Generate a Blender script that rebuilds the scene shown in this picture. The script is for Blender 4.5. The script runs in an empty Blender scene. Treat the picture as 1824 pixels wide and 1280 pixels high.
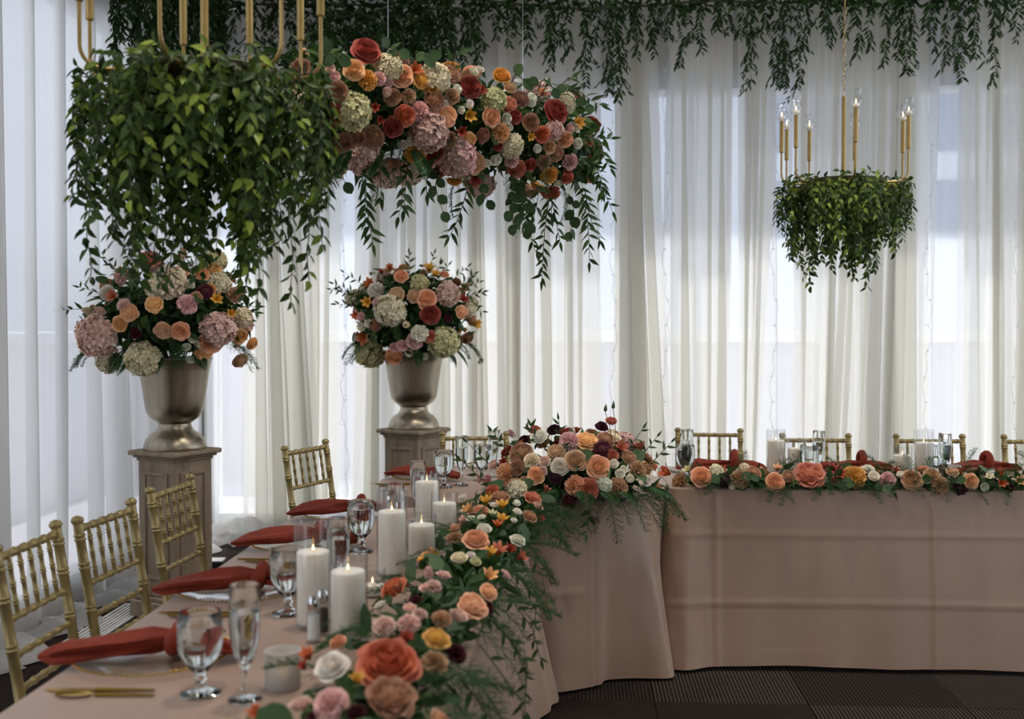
import bpy, math, random
from mathutils import Vector, Matrix, Quaternion, noise
PI = math.pi
RND = random.Random(11)
SC = bpy.context.scene
COL = SC.collection
V = Vector

# ------------------------------------------------------------------ camera
F, CAM_H = 1950.0, 1.48                       # focal length in px of the 1824 px wide frame, eye height
YAW, PITCH = math.atan(119 / F), math.atan(60 / F)
FW = V((-math.sin(YAW) * math.cos(PITCH), math.cos(YAW) * math.cos(PITCH), -math.sin(PITCH)))
RT = V((math.cos(YAW), math.sin(YAW), 0))
UP = RT.cross(FW)
EYE = V((0, 0, CAM_H))
cd = bpy.data.cameras.new('camera')
cd.sensor_width = 36; cd.lens = F / 1824 * 36; cd.clip_start = .05; cd.clip_end = 300
cd.dof.use_dof = True; cd.dof.focus_distance = 4.3; cd.dof.aperture_fstop = 3.0
co = bpy.data.objects.new('camera', cd); COL.objects.link(co)
co.matrix_world = Matrix(((RT.x, UP.x, -FW.x, 0), (RT.y, UP.y, -FW.y, 0), (RT.z, UP.z, -FW.z, CAM_H), (0, 0, 0, 1)))
SC.camera = co

# ------------------------------------------------------------------ light
wd = bpy.data.worlds.new('sky'); SC.world = wd; wd.use_nodes = True
bg = wd.node_tree.nodes['Background']
bg.inputs[0].default_value = (.86, .92, 1.0, 1); bg.inputs[1].default_value = 1.25
sl = bpy.data.lights.new('sun', 'SUN'); sl.energy = 5.0; sl.angle = math.radians(2.5); sl.color = (1, .97, .93)
so = bpy.data.objects.new('sun', sl); COL.objects.link(so)
so.rotation_euler = V((.10, -1.0, -1.45)).to_track_quat('-Z', 'Y').to_euler()
SC.view_settings.view_transform = 'Standard'; SC.view_settings.look = 'None'
SC.view_settings.gamma = 1; SC.view_settings.use_curve_mapping = False
SC.view_settings.exposure = 0.6
SC.cycles.transparent_max_bounces = 24; SC.cycles.max_bounces = 9; SC.cycles.transmission_bounces = 8
SC.cycles.diffuse_bounces = 3; SC.cycles.glossy_bounces = 3; SC.cycles.adaptive_threshold = .05; SC.cycles.sample_clamp_indirect = 6

# ------------------------------------------------------------------ helpers
def ray(x, y): return FW + RT * ((x - 912) / F) + UP * ((640 - y) / F)
def Wy(x, y, Y):
    d = ray(x, y); return EYE + d * (Y / d.y)
def Wz(x, y, z):
    d = ray(x, y); return EYE + d * ((z - CAM_H) / d.z)
def s2l(c): return c / 12.92 if c <= .04045 else ((c + .055) / 1.055) ** 2.4
def hexc(h):
    h = h.lstrip('#'); return tuple(s2l(int(h[i:i + 2], 16) / 255) for i in (0, 2, 4)) + (1,)

class MB:
    """collects shapes; mesh() turns them into one mesh with a per-vertex 'tint' value"""
    def __init__(s): s.v = []; s.f = []; s.t = []
    def add(s, vs, fs, tint=.5, M=None):
        b = len(s.v)
        s.v += [tuple(M @ V(p)) for p in vs] if M is not None else [tuple(p) for p in vs]
        s.f += [tuple(i + b for i in q) for q in fs]
        s.t += list(tint) if isinstance(tint, (list, tuple)) else [tint] * len(vs)
        return s
    def box(s, x0, x1, y0, y1, z0, z1, M=None, bev=0.0):
        if bev <= 0:
            vs = [(x, y, z) for z in (z0, z1) for y in (y0, y1) for x in (x0, x1)]
            return s.add(vs, [(0, 2, 3, 1), (4, 5, 7, 6), (0, 1, 5, 4), (2, 6, 7, 3), (0, 4, 6, 2), (1, 3, 7, 5)], .5, M)
        b = bev; vs = []
        for z, k in ((z0, b), (z0 + b, 0), (z1 - b, 0), (z1, b)):
            vs += [(x0 + k, y0 + b + k * 0, z), (x0 + b + k * 0, y0 + k, z), (x1 - b, y0 + k, z), (x1 - k, y0 + b, z),
                   (x1 - k, y1 - b, z), (x1 - b, y1 - k, z), (x0 + b, y1 - k, z), (x0 + k, y1 - b, z)]
        fs = [tuple(range(7, -1, -1)), tuple(range(24, 32))]
        for r in range(3):
            for i in range(8):
                j = (i + 1) % 8; fs.append((r * 8 + i, r * 8 + j, r * 8 + 8 + j, r * 8 + 8 + i))
        return s.add(vs, fs, .5, M)
    def lathe(s, prof, n=24, M=None, tint=.5):
        vs, fs = [], []
        m = len(prof)
        for r, z in prof:
            for i in range(n):
                a = 2 * PI * i / n; vs.append((r * math.cos(a), r * math.sin(a), z))
        for k in range(m - 1):
            for i in range(n):
                j = (i + 1) % n; fs.append((k * n + i, k * n + j, (k + 1) * n + j, (k + 1) * n + i))
        if prof[0][0] > 1e-5 and prof[0] != prof[-1]: fs.append(tuple(range(n - 1, -1, -1)))
        if prof[-1][0] > 1e-5 and prof[0] != prof[-1]: fs.append(tuple((m - 1) * n + i for i in range(n)))
        return s.add(vs, fs, tint, M)
    def tube(s, pts, rad, n=8, tint=.5, cap=True):
        pts = [V(p) for p in pts]; m = len(pts)
        rad = rad if isinstance(rad, (list, tuple)) else [rad] * m
        vs, fs = [], []; ref = None
        for k, p in enumerate(pts):
            t = (pts[min(k + 1, m - 1)] - pts[max(k - 1, 0)])
            t = t.normalized() if t.length > 1e-9 else V((0, 0, 1))
            if ref is None:
                ref = V((1, 0, 0)) if abs(t.x) < .8 else V((0, 1, 0))
            a = (ref - t * ref.dot(t)).normalized(); ref = a; b = t.cross(a)
            for i in range(n):
                q = 2 * PI * i / n; vs.append(p + (a * math.cos(q) + b * math.sin(q)) * rad[k])
        for k in range(m - 1):
            for i in range(n):
                j = (i + 1) % n; fs.append((k * n + i, k * n + j, (k + 1) * n + j, (k + 1) * n + i))
        if cap:
            fs.append(tuple(range(n - 1, -1, -1))); fs.append(tuple((m - 1) * n + i for i in range(n)))
        return s.add(vs, fs, tint)
    def grid(s, fn, nu, nv, tint=None, close=False):
        vs = [fn(i / nu, j / nv) for j in range(nv + 1) for i in range(nu + 1)]
        fs = [(j * (nu + 1) + i, j * (nu + 1) + i + 1, (j + 1) * (nu + 1) + i + 1, (j + 1) * (nu + 1) + i) for j in range(nv) for i in range(nu)]
        return s.add(vs, fs, tint if tint is not None else .5)
    def mesh(s, name, mat, smooth=True, edge=.75):
        me = bpy.data.meshes.new(name); me.from_pydata(s.v, [], s.f)
        at = me.attributes.new('tint', 'FLOAT', 'POINT'); at.data.foreach_set('value', s.t)
        if smooth:
            me.polygons.foreach_set('use_smooth', [True] * len(me.polygons))
            if edge: me.set_sharp_from_angle(angle=edge)
        me.materials.append(M_[mat] if isinstance(mat, str) else mat)
        me.update(); return me

def link(name, data, parent=None, loc=(0, 0, 0), rot=None, scale=None, color=None):
    o = bpy.data.objects.new(name, data); COL.objects.link(o)
    o.location = loc
    if rot is not None:
        o.rotation_mode = 'QUATERNION'; o.rotation_quaternion = rot
    if scale is not None: o.scale = scale if hasattr(scale, '__len__') else (scale,) * 3
    if color is not None: o.color = color
    if parent is not None: o.parent = parent
    return o
def tag(o, label=None, cat=None, group=None, kind=None):
    if label: o['label'] = label
    if cat: o['category'] = cat
    if group: o['group'] = group
    if kind: o['kind'] = kind
    return o
def thing(name, label, cat, loc=(0, 0, 0), rz=0, group=None):
    o = bpy.data.objects.new(name, None); COL.objects.link(o); o.empty_display_size = .05
    o.location = loc; o.rotation_euler = (0, 0, rz)
    return tag(o, label, cat, group)
def copy_tree(o, parent=None):
    c = o.copy(); COL.objects.link(c)
    if parent is not None: c.parent = parent
    for ch in [x for x in KIDS.get(o.name, [])]:
        KIDS.setdefault(c.name, []).append(copy_tree(ch, c))
    return c
KIDS = {}
def kid(name, data, parent, *a, **k):
    o = link(name, data, parent, *a, **k); KIDS.setdefault(parent.name, []).append(o); return o

# ------------------------------------------------------------------ materials
M_ = {}
class NT:
    def __init__(s, name):
        m = bpy.data.materials.new(name); m.use_nodes = True; s.m = m; s.t = m.node_tree; s.t.nodes.clear()
        s.out = s.n('ShaderNodeOutputMaterial'); M_[name] = m
    def n(s, ty, **kw):
        nd = s.t.nodes.new(ty)
        for k, v in kw.items():
            if k.startswith('i_'):
                key = k[2:]; key = int(key) if key.isdigit() else key.replace('_', ' ')
                inp = nd.inputs[key]
                if isinstance(v, bpy.types.NodeSocket): s.t.links.new(v, inp)
                else: inp.default_value = v
            else: setattr(nd, k, v)
        return nd
    def l(s, a, b): s.t.links.new(a, b)
    def surf(s, sock): s.l(sock, s.out.inputs[0])
    def ramp(s, fac, stops):
        r = s.n('ShaderNodeValToRGB'); s.l(fac, r.inputs[0]); e = r.color_ramp.elements
        while len(e) < len(stops): e.new(.5)
        for k, (p, c) in enumerate(stops): e[k].position = p; e[k].color = c if hasattr(c, '__len__') else (c, c, c, 1)
        return r.outputs[0]
    def mixc(s, f, a, b, mode='MIX'):
        m = s.n('ShaderNodeMix', data_type='RGBA', blend_type=mode)
        for v, i in ((f, 0), (a, 6), (b, 7)):
            if isinstance(v, bpy.types.NodeSocket): s.l(v, m.inputs[i])
            else: m.inputs[i].default_value = v
        return m.outputs[2]
    def bump(s, h, st=.3, d=.01):
        b = s.n('ShaderNodeBump', i_Strength=st, i_Distance=d); s.l(h, b.inputs['Height']); return b.outputs[0]
def simple(name, col, rough=.5, metal=0.0, noise_sc=0, amt=.15, bump=0.0, stretch=(1, 1, 1), **kw):
    t = NT(name); col = hexc(col) if isinstance(col, str) else col
    p = t.n('ShaderNodeBsdfPrincipled', i_Roughness=rough, i_Metallic=metal); p.inputs['Base Color'].default_value = col
    for k, v in kw.items(): p.inputs[k.replace('_', ' ')].default_value = v
    if noise_sc:
        tc = t.n('ShaderNodeTexCoord'); mp = t.n('ShaderNodeMapping'); mp.inputs['Scale'].default_value = stretch
        t.l(tc.outputs['Object'], mp.inputs[0])
        nz = t.n('ShaderNodeTexNoise', i_Scale=noise_sc, i_Detail=5.0); t.l(mp.outputs[0], nz.inputs['Vector'])
        d = tuple(c * (1 - amt) for c in col[:3]) + (1,); b = tuple(min(1, c * (1 + amt)) for c in col[:3]) + (1,)
        t.l(t.ramp(nz.outputs[0], [(.3, d), (.7, b)]), p.inputs['Base Color'])
        if bump: t.l(t.bump(nz.outputs[0], bump), p.inputs['Normal'])
    t.surf(p.outputs[0]); return t.m

# petals and leaves: pigment from the object's own colour, gently varied; petals also carry painted shade
t = NT('petal')
oi = t.n('ShaderNodeObjectInfo'); at = t.n('ShaderNodeAttribute', attribute_name='tint'); tc = t.n('ShaderNodeTexCoord')
nz = t.n('ShaderNodeTexNoise', i_Scale=2.2, i_Detail=4.0); t.l(tc.outputs['Object'], nz.inputs['Vector'])
h0 = t.n('ShaderNodeHueSaturation', i_Saturation=.88, i_Value=1.22); t.l(oi.outputs['Color'], h0.inputs['Color'])
c1 = t.mixc(t.ramp(nz.outputs[0], [(.35, 0.0), (.7, .55)]), oi.outputs['Color'], h0.outputs[0])
hs = t.n('ShaderNodeHueSaturation', i_Saturation=1.15, i_Value=.7); t.l(c1, hs.inputs['Color'])  # petal base: deeper pigment, darkened further as painted shade between petals
h2 = t.n('ShaderNodeHueSaturation', i_Saturation=.86, i_Value=1.3); t.l(c1, h2.inputs['Color'])  # petal rim: paler pigment, lightened further to paint lit edges
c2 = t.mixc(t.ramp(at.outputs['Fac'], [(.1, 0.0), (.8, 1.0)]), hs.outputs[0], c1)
c2 = t.mixc(t.ramp(at.outputs['Fac'], [(.8, 0.0), (1, .8)]), c2, h2.outputs[0])
p = t.n('ShaderNodeBsdfPrincipled', i_Roughness=.62); t.l(c2, p.inputs['Base Color']); p.inputs['Specular IOR Level'].default_value = .25
tr = t.n('ShaderNodeBsdfTranslucent'); t.l(c2, tr.inputs[0])
mx = t.n('ShaderNodeMixShader', i_0=.07); t.l(p.outputs[0], mx.inputs[1]); t.l(tr.outputs[0], mx.inputs[2]); t.surf(mx.outputs[0])

def leafmat(name, dark, mid, light, usecol=False, transl=.3, rough=.42):
    t = NT(name)
    at = t.n('ShaderNodeAttribute', attribute_name='tint')
    if usecol:
        oi = t.n('ShaderNodeObjectInfo'); c = oi.outputs['Color']
        tc = t.n('ShaderNodeTexCoord'); nz = t.n('ShaderNodeTexNoise', i_Scale=3.0); t.l(tc.outputs['Object'], nz.inputs['Vector'])
        c = t.mixc(t.ramp(nz.outputs[0], [(.3, 0.0), (.75, .3)]), c, hexc(light))
    else:
        c = t.ramp(at.outputs['Fac'], [(0, hexc(dark)), (.6, hexc(mid)), (1, hexc(light))])
    p = t.n('ShaderNodeBsdfPrincipled', i_Roughness=rough); t.l(c, p.inputs['Base Color']); p.inputs['Specular IOR Level'].default_value = .3
    tr = t.n('ShaderNodeBsdfTranslucent'); t.l(c, tr.inputs[0])
    mx = t.n('ShaderNodeMixShader', i_0=transl); t.l(p.outputs[0], mx.inputs[1]); t.l(tr.outputs[0], mx.inputs[2]); t.surf(mx.outputs[0])
leafmat('leaf', '#1d3318', '#33522a', '#6b8a3c', usecol=True, transl=.25, rough=.5)
leafmat('foliage', '#243a1c', '#3d5c2e', '#607a40')
leafmat('vine_foliage', '#24380f', '#425a20', '#9aad42', transl=.25, rough=.5)
leafmat('ruscus_foliage', '#1a2c12', '#2c481e', '#506a32', transl=.15, rough=.6)
leafmat('fern', '#2b4a2b', '#456b3d', '#6b8c58')
simple('stem', '#4a4a2c', .7, noise_sc=30)

def sheer(name, tint, transp):
    t = NT(name)
    tc = t.n('ShaderNodeTexCoord'); mp = t.n('ShaderNodeMapping'); mp.inputs['Scale'].default_value = (14, 14, .35)
    t.l(tc.outputs['Object'], mp.inputs[0])
    nz = t.n('ShaderNodeTexNoise', i_Scale=1.0, i_Detail=6.0); t.l(mp.outputs[0], nz.inputs['Vector'])
    df = t.n('ShaderNodeBsdfDiffuse', i_Color=hexc(tint)); tl = t.n('ShaderNodeBsdfTranslucent', i_Color=hexc(tint))
    tp = t.n('ShaderNodeBsdfTransparent', i_Color=(.97, .97, .96, 1))
    a = t.n('ShaderNodeMixShader', i_0=.55); t.l(df.outputs[0], a.inputs[1]); t.l(tl.outputs[0], a.inputs[2])
    b = t.n('ShaderNodeMixShader'); t.l(t.ramp(nz.outputs[0], [(.3, max(0, transp - .05)), (.7, transp + .05)]), b.inputs[0])
    t.l(a.outputs[0], b.inputs[1]); t.l(tp.outputs[0], b.inputs[2]); t.surf(b.outputs[0])
sheer('sheer_ivory', '#efede6', .36)
sheer('sheer_white', '#e9e8e7', .22)
sheer('sheer_fine', '#f2f2f4', .5)

def glassmat(name, col=(1, 1, 1, 1), ior=1.46, rough=0.0):
    t = NT(name); g = t.n('ShaderNodeBsdfGlass', i_Roughness=rough, i_IOR=ior); g.inputs[0].default_value = col
    t.surf(g.outputs[0])
glassmat('glass', (.97, .985, .98, 1)); glassmat('water', (.98, .99, 1, 1), 1.33)
def thinglass(name, col, base, edge):
    t = NT(name); tp = t.n('ShaderNodeBsdfTransparent', i_Color=col); gl = t.n('ShaderNodeBsdfGlossy', i_Roughness=.01)
    lw = t.n('ShaderNodeLayerWeight', i_Blend=.5); mx = t.n('ShaderNodeMixShader')
    t.l(t.ramp(lw.outputs['Facing'], [(.0, base), (.6, base * 1.6), (1, edge)]), mx.inputs[0])
    t.l(tp.outputs[0], mx.inputs[1]); t.l(gl.outputs[0], mx.inputs[2]); t.surf(mx.outputs[0])
thinglass('pane', (.96, .97, .98, 1), .03, .4)
thinglass('thin_glass', (.97, .975, .975, 1), .05, .7)

simple('gold_paint', '#9f8d5e', .36, .45, noise_sc=40, amt=.12)
simple('brass', '#a68c55', .36, .6, noise_sc=25, amt=.1)
simple('gold_metal', '#c9a24a', .22, 1.0, noise_sc=25, amt=.08)
simple('chrome', '#c8c8c8', .12, 1.0)
simple('cushion', '#e8e2d6', .9, noise_sc=60, amt=.05)
simple('wax', '#f2ece2', .5, noise_sc=8, amt=.03, Subsurface_Weight=.9, Subsurface_Radius=(1, .9, .75), Subsurface_Scale=.025)
simple('wick', '#2a2420', .9)
simple('salt', '#efefec', .8); simple('pepper', '#3b3028', .9, noise_sc=300, amt=.6)
simple('frosted', '#e9e6e2', .6, Transmission_Weight=.45, noise_sc=10, amt=.03)
simple('frame_white', '#d6d6d4', .5, noise_sc=5, amt=.04); simple('mullion', '#9a9ca2', .45, .3, noise_sc=6, amt=.05)
simple('plaster', '#b9b6b0', .9, noise_sc=4, amt=.05, bump=.05); simple('ceiling_paint', '#b5b2ac', .9, noise_sc=3, amt=.04)
simple('concrete', '#b4b2ba', .9, noise_sc=1.2, amt=.06, bump=.1); simple('facade', '#b9bdc8', .8, noise_sc=.6, amt=.06)
simple('facade_glass', '#7a8497', .15, .2); simple('ledge', '#e9e9ec', .8, noise_sc=4, amt=.04)
simple('gravel', '#d9d6d2', .95, noise_sc=60, amt=.35, bump=.6)
simple('black_plastic', '#17171a', .4); simple('white_plastic', '#dcdcd8', .4)
simple('velvet', '#7a240c', .85, noise_sc=30, amt=.2, bump=.06, Sheen_Weight=.1, Sheen_Roughness=.4, Sheen_Tint=(1, .45, .25, 1))
# satin tablecloth
t = NT('satin'); tc = t.n('ShaderNodeTexCoord'); nz = t.n('ShaderNodeTexNoise', i_Scale=2.5, i_Detail=6.0); t.l(tc.outputs['Object'], nz.inputs['Vector'])
p = t.n('ShaderNodeBsdfPrincipled', i_Roughness=.42); p.inputs['Specular IOR Level'].default_value = .8; t.l(t.ramp(nz.outputs[0], [(.3, hexc('#9b7b65')), (.7, hexc('#a78770'))]), p.inputs['Base Color'])
p.inputs['Sheen Weight'].default_value = .25
wv = t.n('ShaderNodeTexNoise', i_Scale=14.0, i_Detail=3.0); t.l(tc.outputs['Object'], wv.inputs['Vector'])
t.l(t.bump(wv.outputs[0], .12, .004), p.inputs['Normal']); t.surf(p.outputs[0])
# urn: brushed pewter
t = NT('pewter'); tc = t.n('ShaderNodeTexCoord'); mp = t.n('ShaderNodeMapping'); mp.inputs['Scale'].default_value = (30, 30, 1.2); t.l(tc.outputs['Object'], mp.inputs[0])
nz = t.n('ShaderNodeTexNoise', i_Scale=1.5, i_Detail=6.0); t.l(mp.outputs[0], nz.inputs['Vector'])
p = t.n('ShaderNodeBsdfPrincipled', i_Metallic=1.0, i_Roughness=.34); t.l(t.ramp(nz.outputs[0], [(.3, hexc('#968c7c')), (.7, hexc('#a89d8a'))]), p.inputs['Base Color'])
t.surf(p.outputs[0])
# pedestal: worn limewashed wood
t = NT('worn_wood'); tc = t.n('ShaderNodeTexCoord'); mp = t.n('ShaderNodeMapping'); mp.inputs['Scale'].default_value = (9, 9, 1.6); t.l(tc.outputs['Object'], mp.inputs[0])
nz = t.n('ShaderNodeTexNoise', i_Scale=2.0, i_Detail=8.0, i_Roughness=.65); t.l(mp.outputs[0], nz.inputs['Vector'])
p = t.n('ShaderNodeBsdfPrincipled', i_Roughness=.75); t.l(t.ramp(nz.outputs[0], [(.25, hexc('#5f4f40')), (.42, hexc('#8b7a66')), (.75, hexc('#a5947e'))]), p.inputs['Base Color'])
t.l(t.bump(nz.outputs[0], .25, .01), p.inputs['Normal']); t.surf(p.outputs[0])
# carpet tile: fine ribs
t = NT('carpet'); tc = t.n('ShaderNodeTexCoord'); wv = t.n('ShaderNodeTexWave', i_Scale=21.0, i_Distortion=.5, i_Detail=2.0); wv.inputs['Detail Scale'].default_value = 3
t.l(tc.outputs['Object'], wv.inputs['Vector'])
nz = t.n('ShaderNodeTexNoise', i_Scale=90.0, i_Detail=3.0); t.l(tc.outputs['Object'], nz.inputs['Vector'])
oi = t.n('ShaderNodeObjectInfo')
c = t.ramp(wv.outputs[0], [(.45, hexc('#1f1a17')), (.8, hexc('#574c44'))])
c = t.mixc(.3, c, t.ramp(nz.outputs[0], [(.3, hexc('#1c1918')), (.75, hexc('#4a443f'))]))
c = t.mixc(t.ramp(oi.outputs['Random'], [(.35, 0.0), (.5, .55)]), c, hexc('#221c19'))
p = t.n('ShaderNodeBsdfPrincipled', i_Roughness=1.0); p.inputs['Specular IOR Level'].default_value = .05; t.l(c, p.inputs['Base Color']); t.l(t.bump(wv.outputs[0], .5, .004), p.inputs['Normal']); t.surf(p.outputs[0])
# flame
t = NT('flame'); e = t.n('ShaderNodeEmission', i_Strength=6.0); e.inputs[0].default_value = (1, .62, .25, 1); t.surf(e.outputs[0])

# ------------------------------------------------------------------ setting
X_L, Y_B = -2.58, 7.75
def struct(name, mb, mat, parent=None, smooth=False, label=None):
    o = link(name, mb.mesh(name, mat, smooth), parent)
    if parent is None: o['kind'] = 'structure'
    if label: o['label'] = label
    return o
floor = struct('floor', MB().box(-3, 5, -2.0, 7.9, -.06, -.008), 'carpet')
tile_me = MB().box(-.299, .299, -.299, .299, -.008, 0, bev=.002).mesh('carpet_tile', 'carpet', False)
k = 0
for i in range(12):
    for j in range(11):
        x, y = -2.4 + .6 * i, 1.6 + .6 * j
        if y > 7.7: continue
        link('carpet_tile', tile_me, floor, (x, y, 0), Quaternion((0, 0, 1), (0, PI / 2, .0, PI / 2)[(i + j * 2 + (i * j) % 3) % 4]))
struct('ceiling', MB().box(-3, 5, -2.0, 8.4, 3.72, 3.85), 'ceiling_paint')
struct('wall_back', MB().box(-3, 5, Y_B, Y_B + .25, 3.21, 3.72).box(-3, 5, Y_B - .02, Y_B + .25, -.06, .075), 'plaster')
struct('wall_left', MB().box(X_L - .25, X_L - .12, 1.2, Y_B, 3.25, 3.72).box(X_L - .25, X_L - .12, 1.2, Y_B, -.06, .1).box(X_L - .25, X_L - .14, Y_B - .06, Y_B + .25, .1, 3.25), 'frame_white')
struct('wall_right', MB().box(5, 5.15, -2.0, 2.2, -.06, 3.72), 'plaster')
struct('wall_front', MB().box(-3, 2.7, -2.15, -2.0, -.06, 3.72), 'plaster')
struct('trim_1', MB().box(-3, 5, Y_B - .34, Y_B - .24, 3.655, 3.72), 'frame_white')
# fill lamps added out of view in the ceiling to brighten tables and flowers
simple('fill_trim', '#dcdad6', .5)
t = NT('fill_lens'); e = t.n('ShaderNodeEmission', i_Strength=4.0); e.inputs[0].default_value = (1, .93, .84, 1); t.surf(e.outputs[0])
trim_me = MB().lathe([(.075, -.004), (.10, -.006), (.105, 0), (.10, .004), (.075, .004), (.075, -.004)], 32).mesh('trim_ring', 'fill_trim')
lens_me = MB().lathe([(0, 0), (.074, 0), (.074, .002), (0, .002)], 32).mesh('lens', 'fill_lens')
for x, y, w, lb in ((-.55, 1.3, 30, 'over the near end of the near table'), (-.45, 2.75, 34, 'over the middle of the near table'), (-.35, 4.7, 34, 'over the round corner table'), (1.0, 4.6, 30, 'over the left end of the right table'), (2.4, 4.6, 30, 'over the right end of the right table')):
    r = thing('ceiling_fill_light', 'added unseen ceiling fill light ' + lb, 'fill_light', (x, y, 3.714), 0, 'added ceiling fill lights')
    link('trim_ring', trim_me, r); link('lens', lens_me, r)
    al = bpy.data.lights.new('fill_light', 'AREA'); al.shape = 'DISK'; al.size = .14; al.energy = w * .24; al.color = (1, .93, .84); al.spread = math.radians(130)
    link('lamp', al, r, (0, 0, -.012))
mull = [-2.66, -1.36, .30, 1.96, 3.62]
for i in range(4):
    x0, x1 = mull[i], mull[i + 1]
    w = tag(bpy.data.objects.new('window_%d' % (i + 1), None), kind='structure'); COL.objects.link(w); w.location = (x0, Y_B, 0)
    L = x1 - x0
    link('window_frame', MB().box(-.045, .045, .0, .14, .075, 3.21).box(L - .045, L + .045, 0.001, .139, .075, 3.21).box(.045, L - .045, .0, .14, 3.13, 3.21).mesh('window_frame', 'frame_white' if i == 0 else 'mullion', False), w)
    link('window_sill', MB().box(.045, L - .045, -.03, .15, .075, .13).mesh('window_sill', 'frame_white', False), w)
    link('pane', MB().box(.045, L - .045, .065, .075, .13, 3.13).mesh('pane', 'pane', False), w)
for i, (y0, y1) in enumerate(((1.3, 3.0), (3.0, 4.7), (4.7, 6.4), (6.4, 7.6))):
    w = tag(bpy.data.objects.new('window_%d' % (i + 5), None), kind='structure'); COL.objects.link(w); w.location = (X_L - .18, y0, 0)
    L = y1 - y0
    link('window_frame', MB().box(-.05, .05, -.035, .035, .1, 3.25).box(-.05, .05, .035, L - .035, 3.19, 3.25).mesh('window_frame', 'mullion', False), w)
    link('window_sill', MB().box(-.06, .06, .035, L - .035, .1, .15).mesh('window_sill', 'frame_white', False), w)
    link('pane', MB().box(-.004, .004, .035, L - .035, .15, 3.19).mesh('pane', 'pane', False), w)
# outside the windows: canopy over the glass, gravel roof, parapet and the block across the street
tag(link('window_canopy', MB().box(-3.2, 6, Y_B + .25, Y_B + .62, 3.2, 3.3).mesh('window_canopy', 'concrete', False)), 'concrete canopy ledge above the back windows outside', 'ledge')
tag(link('gravel_roof', MB().box(-2.75, 14, Y_B + .25, 11.0, -.3, -.1).mesh('gravel_roof', 'gravel', False)), 'sunlit pale gravel on the roof outside the windows', 'gravel', kind='structure')
tag(link('roof_terrace', MB().box(-12, -2.75, -2, 11.0, -.3, -.1).mesh('roof_terrace', 'concrete', False)), 'grey concrete terrace outside the left windows', 'terrace', kind='structure')
pw = thing('parapet', 'grey parapet with a pale ledge outside the windows', 'parapet', (0, 11.0, -.1))
link('wall', MB().box(-12, 14, 0, .25, 0, 1.42).mesh('wall', 'concrete', False), pw)
link('coping', MB().box(-12, 14, -.06, .31, 1.42, 1.52).mesh('coping', 'ledge', False), pw)
pl_ = thing('parapet', 'pale low parapet outside the left windows', 'parapet', (-4.6, 4, -.1))
link('wall', MB().box(-.25, 0, -6, 7, 0, 1.42).mesh('wall', 'ledge', False), pl_)
link('coping', MB().box(-.31, .06, -6, 6.9, 1.42, 1.52).mesh('coping', 'ledge', False), pl_)
bd = thing('office_block', 'grey office block with square windows beyond the parapet', 'building', (6, 30, -6))
link('wall', MB().box(-26, 24, 0, 4, 0, 19).mesh('wall', 'facade', False), bd)
wm = MB().box(-.55, .55, -.08, .05, -.75, .75).mesh('window', 'facade_glass', False)
for i in range(9):
    for j in range(4):
        link('window', wm, bd, (-1 + 1.7 * i, 0, 10.6 + 2.3 * j))

# ------------------------------------------------------------------ curtains
def curtain(label, a, b, ztop, seed, fwd, back, amp, lean0=0., lean1=0., mat='sheer_ivory', puddle=0., zbot=.012, wander=.03):
    """gathered cloth: runs forward, doubles back on itself, runs forward again, each fold drifting as it falls"""
    a, b = V((a[0], a[1], 0)), V((b[0], b[1], 0)); d = b - a; w = d.length; d.normalize(); n = V((d.y, -d.x, 0))
    rr = random.Random(seed); K = [0.0]
    while K[-1] < w:
        K.append(K[-1] + rr.uniform(*fwd))
        if K[-1] < w: K.append(K[-1] - rr.uniform(*back))
    top = max(K); K = [k * w / top for k in K]
    ln = [rr.gauss(0, wander) for _ in K]; ph = [rr.uniform(0, 50) for _ in K]; am = [amp * rr.uniform(.5, 1.5) * (1 if i % 2 else -1) for i in range(len(K))]
    sub, rows = 7, 18; npud = 6 if puddle > 0 else 0; vs = []; nc = (len(K) - 1) * sub
    for j in range(rows + 1 + npud):
        t = min(1, j / rows); u = max(0, (j - rows) / npud) if npud else 0
        lat = [K[i] + (lean0 + (lean1 - lean0) * K[i] / w) * t ** 1.4 + ln[i] * t ** 1.2 + .010 * noise.noise((ph[i], t * 2.2, 1)) for i in range(len(K))]
        for c in range(nc + 1):
            i = min(c // sub, len(K) - 2); f = c / sub - i; g = .5 - .5 * math.cos(PI * f); h = .55 * f + .45 * g
            x = lat[i] + (lat[i + 1] - lat[i]) * h
            off = (am[i] + (am[i + 1] - am[i]) * g) * (.7 + .5 * t) + .006 * noise.noise((x * 9, t * 2, seed))
            z = ztop + (zbot - ztop) * t
            if u > 0:
                off += puddle * u * (1 + .4 * math.sin(x * 11 + seed) + .3 * noise.noise((x * 4, seed, 7)))
                z = zbot + .03 * math.sin(u * 3.1) * (1 + math.sin(x * 23 + 1)) * .8 + .004 * (1 - u) * npud
            q = a + d * x + n * off; vs.append((q.x, q.y, max(z, .006)))
    m = nc + 1
    fs = [(j * m + i, j * m + i + 1, (j + 1) * m + i + 1, (j + 1) * m + i) for j in range(rows + npud) for i in range(nc)]
    o = link('sheer_curtain', MB().add(vs, fs).mesh('sheer_curtain', mat, True, None))
    return tag(o, label, 'curtain')
def bx(px): return Wy(px, 400, 7.5).x
YF, YK = 7.40, 7.50
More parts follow.
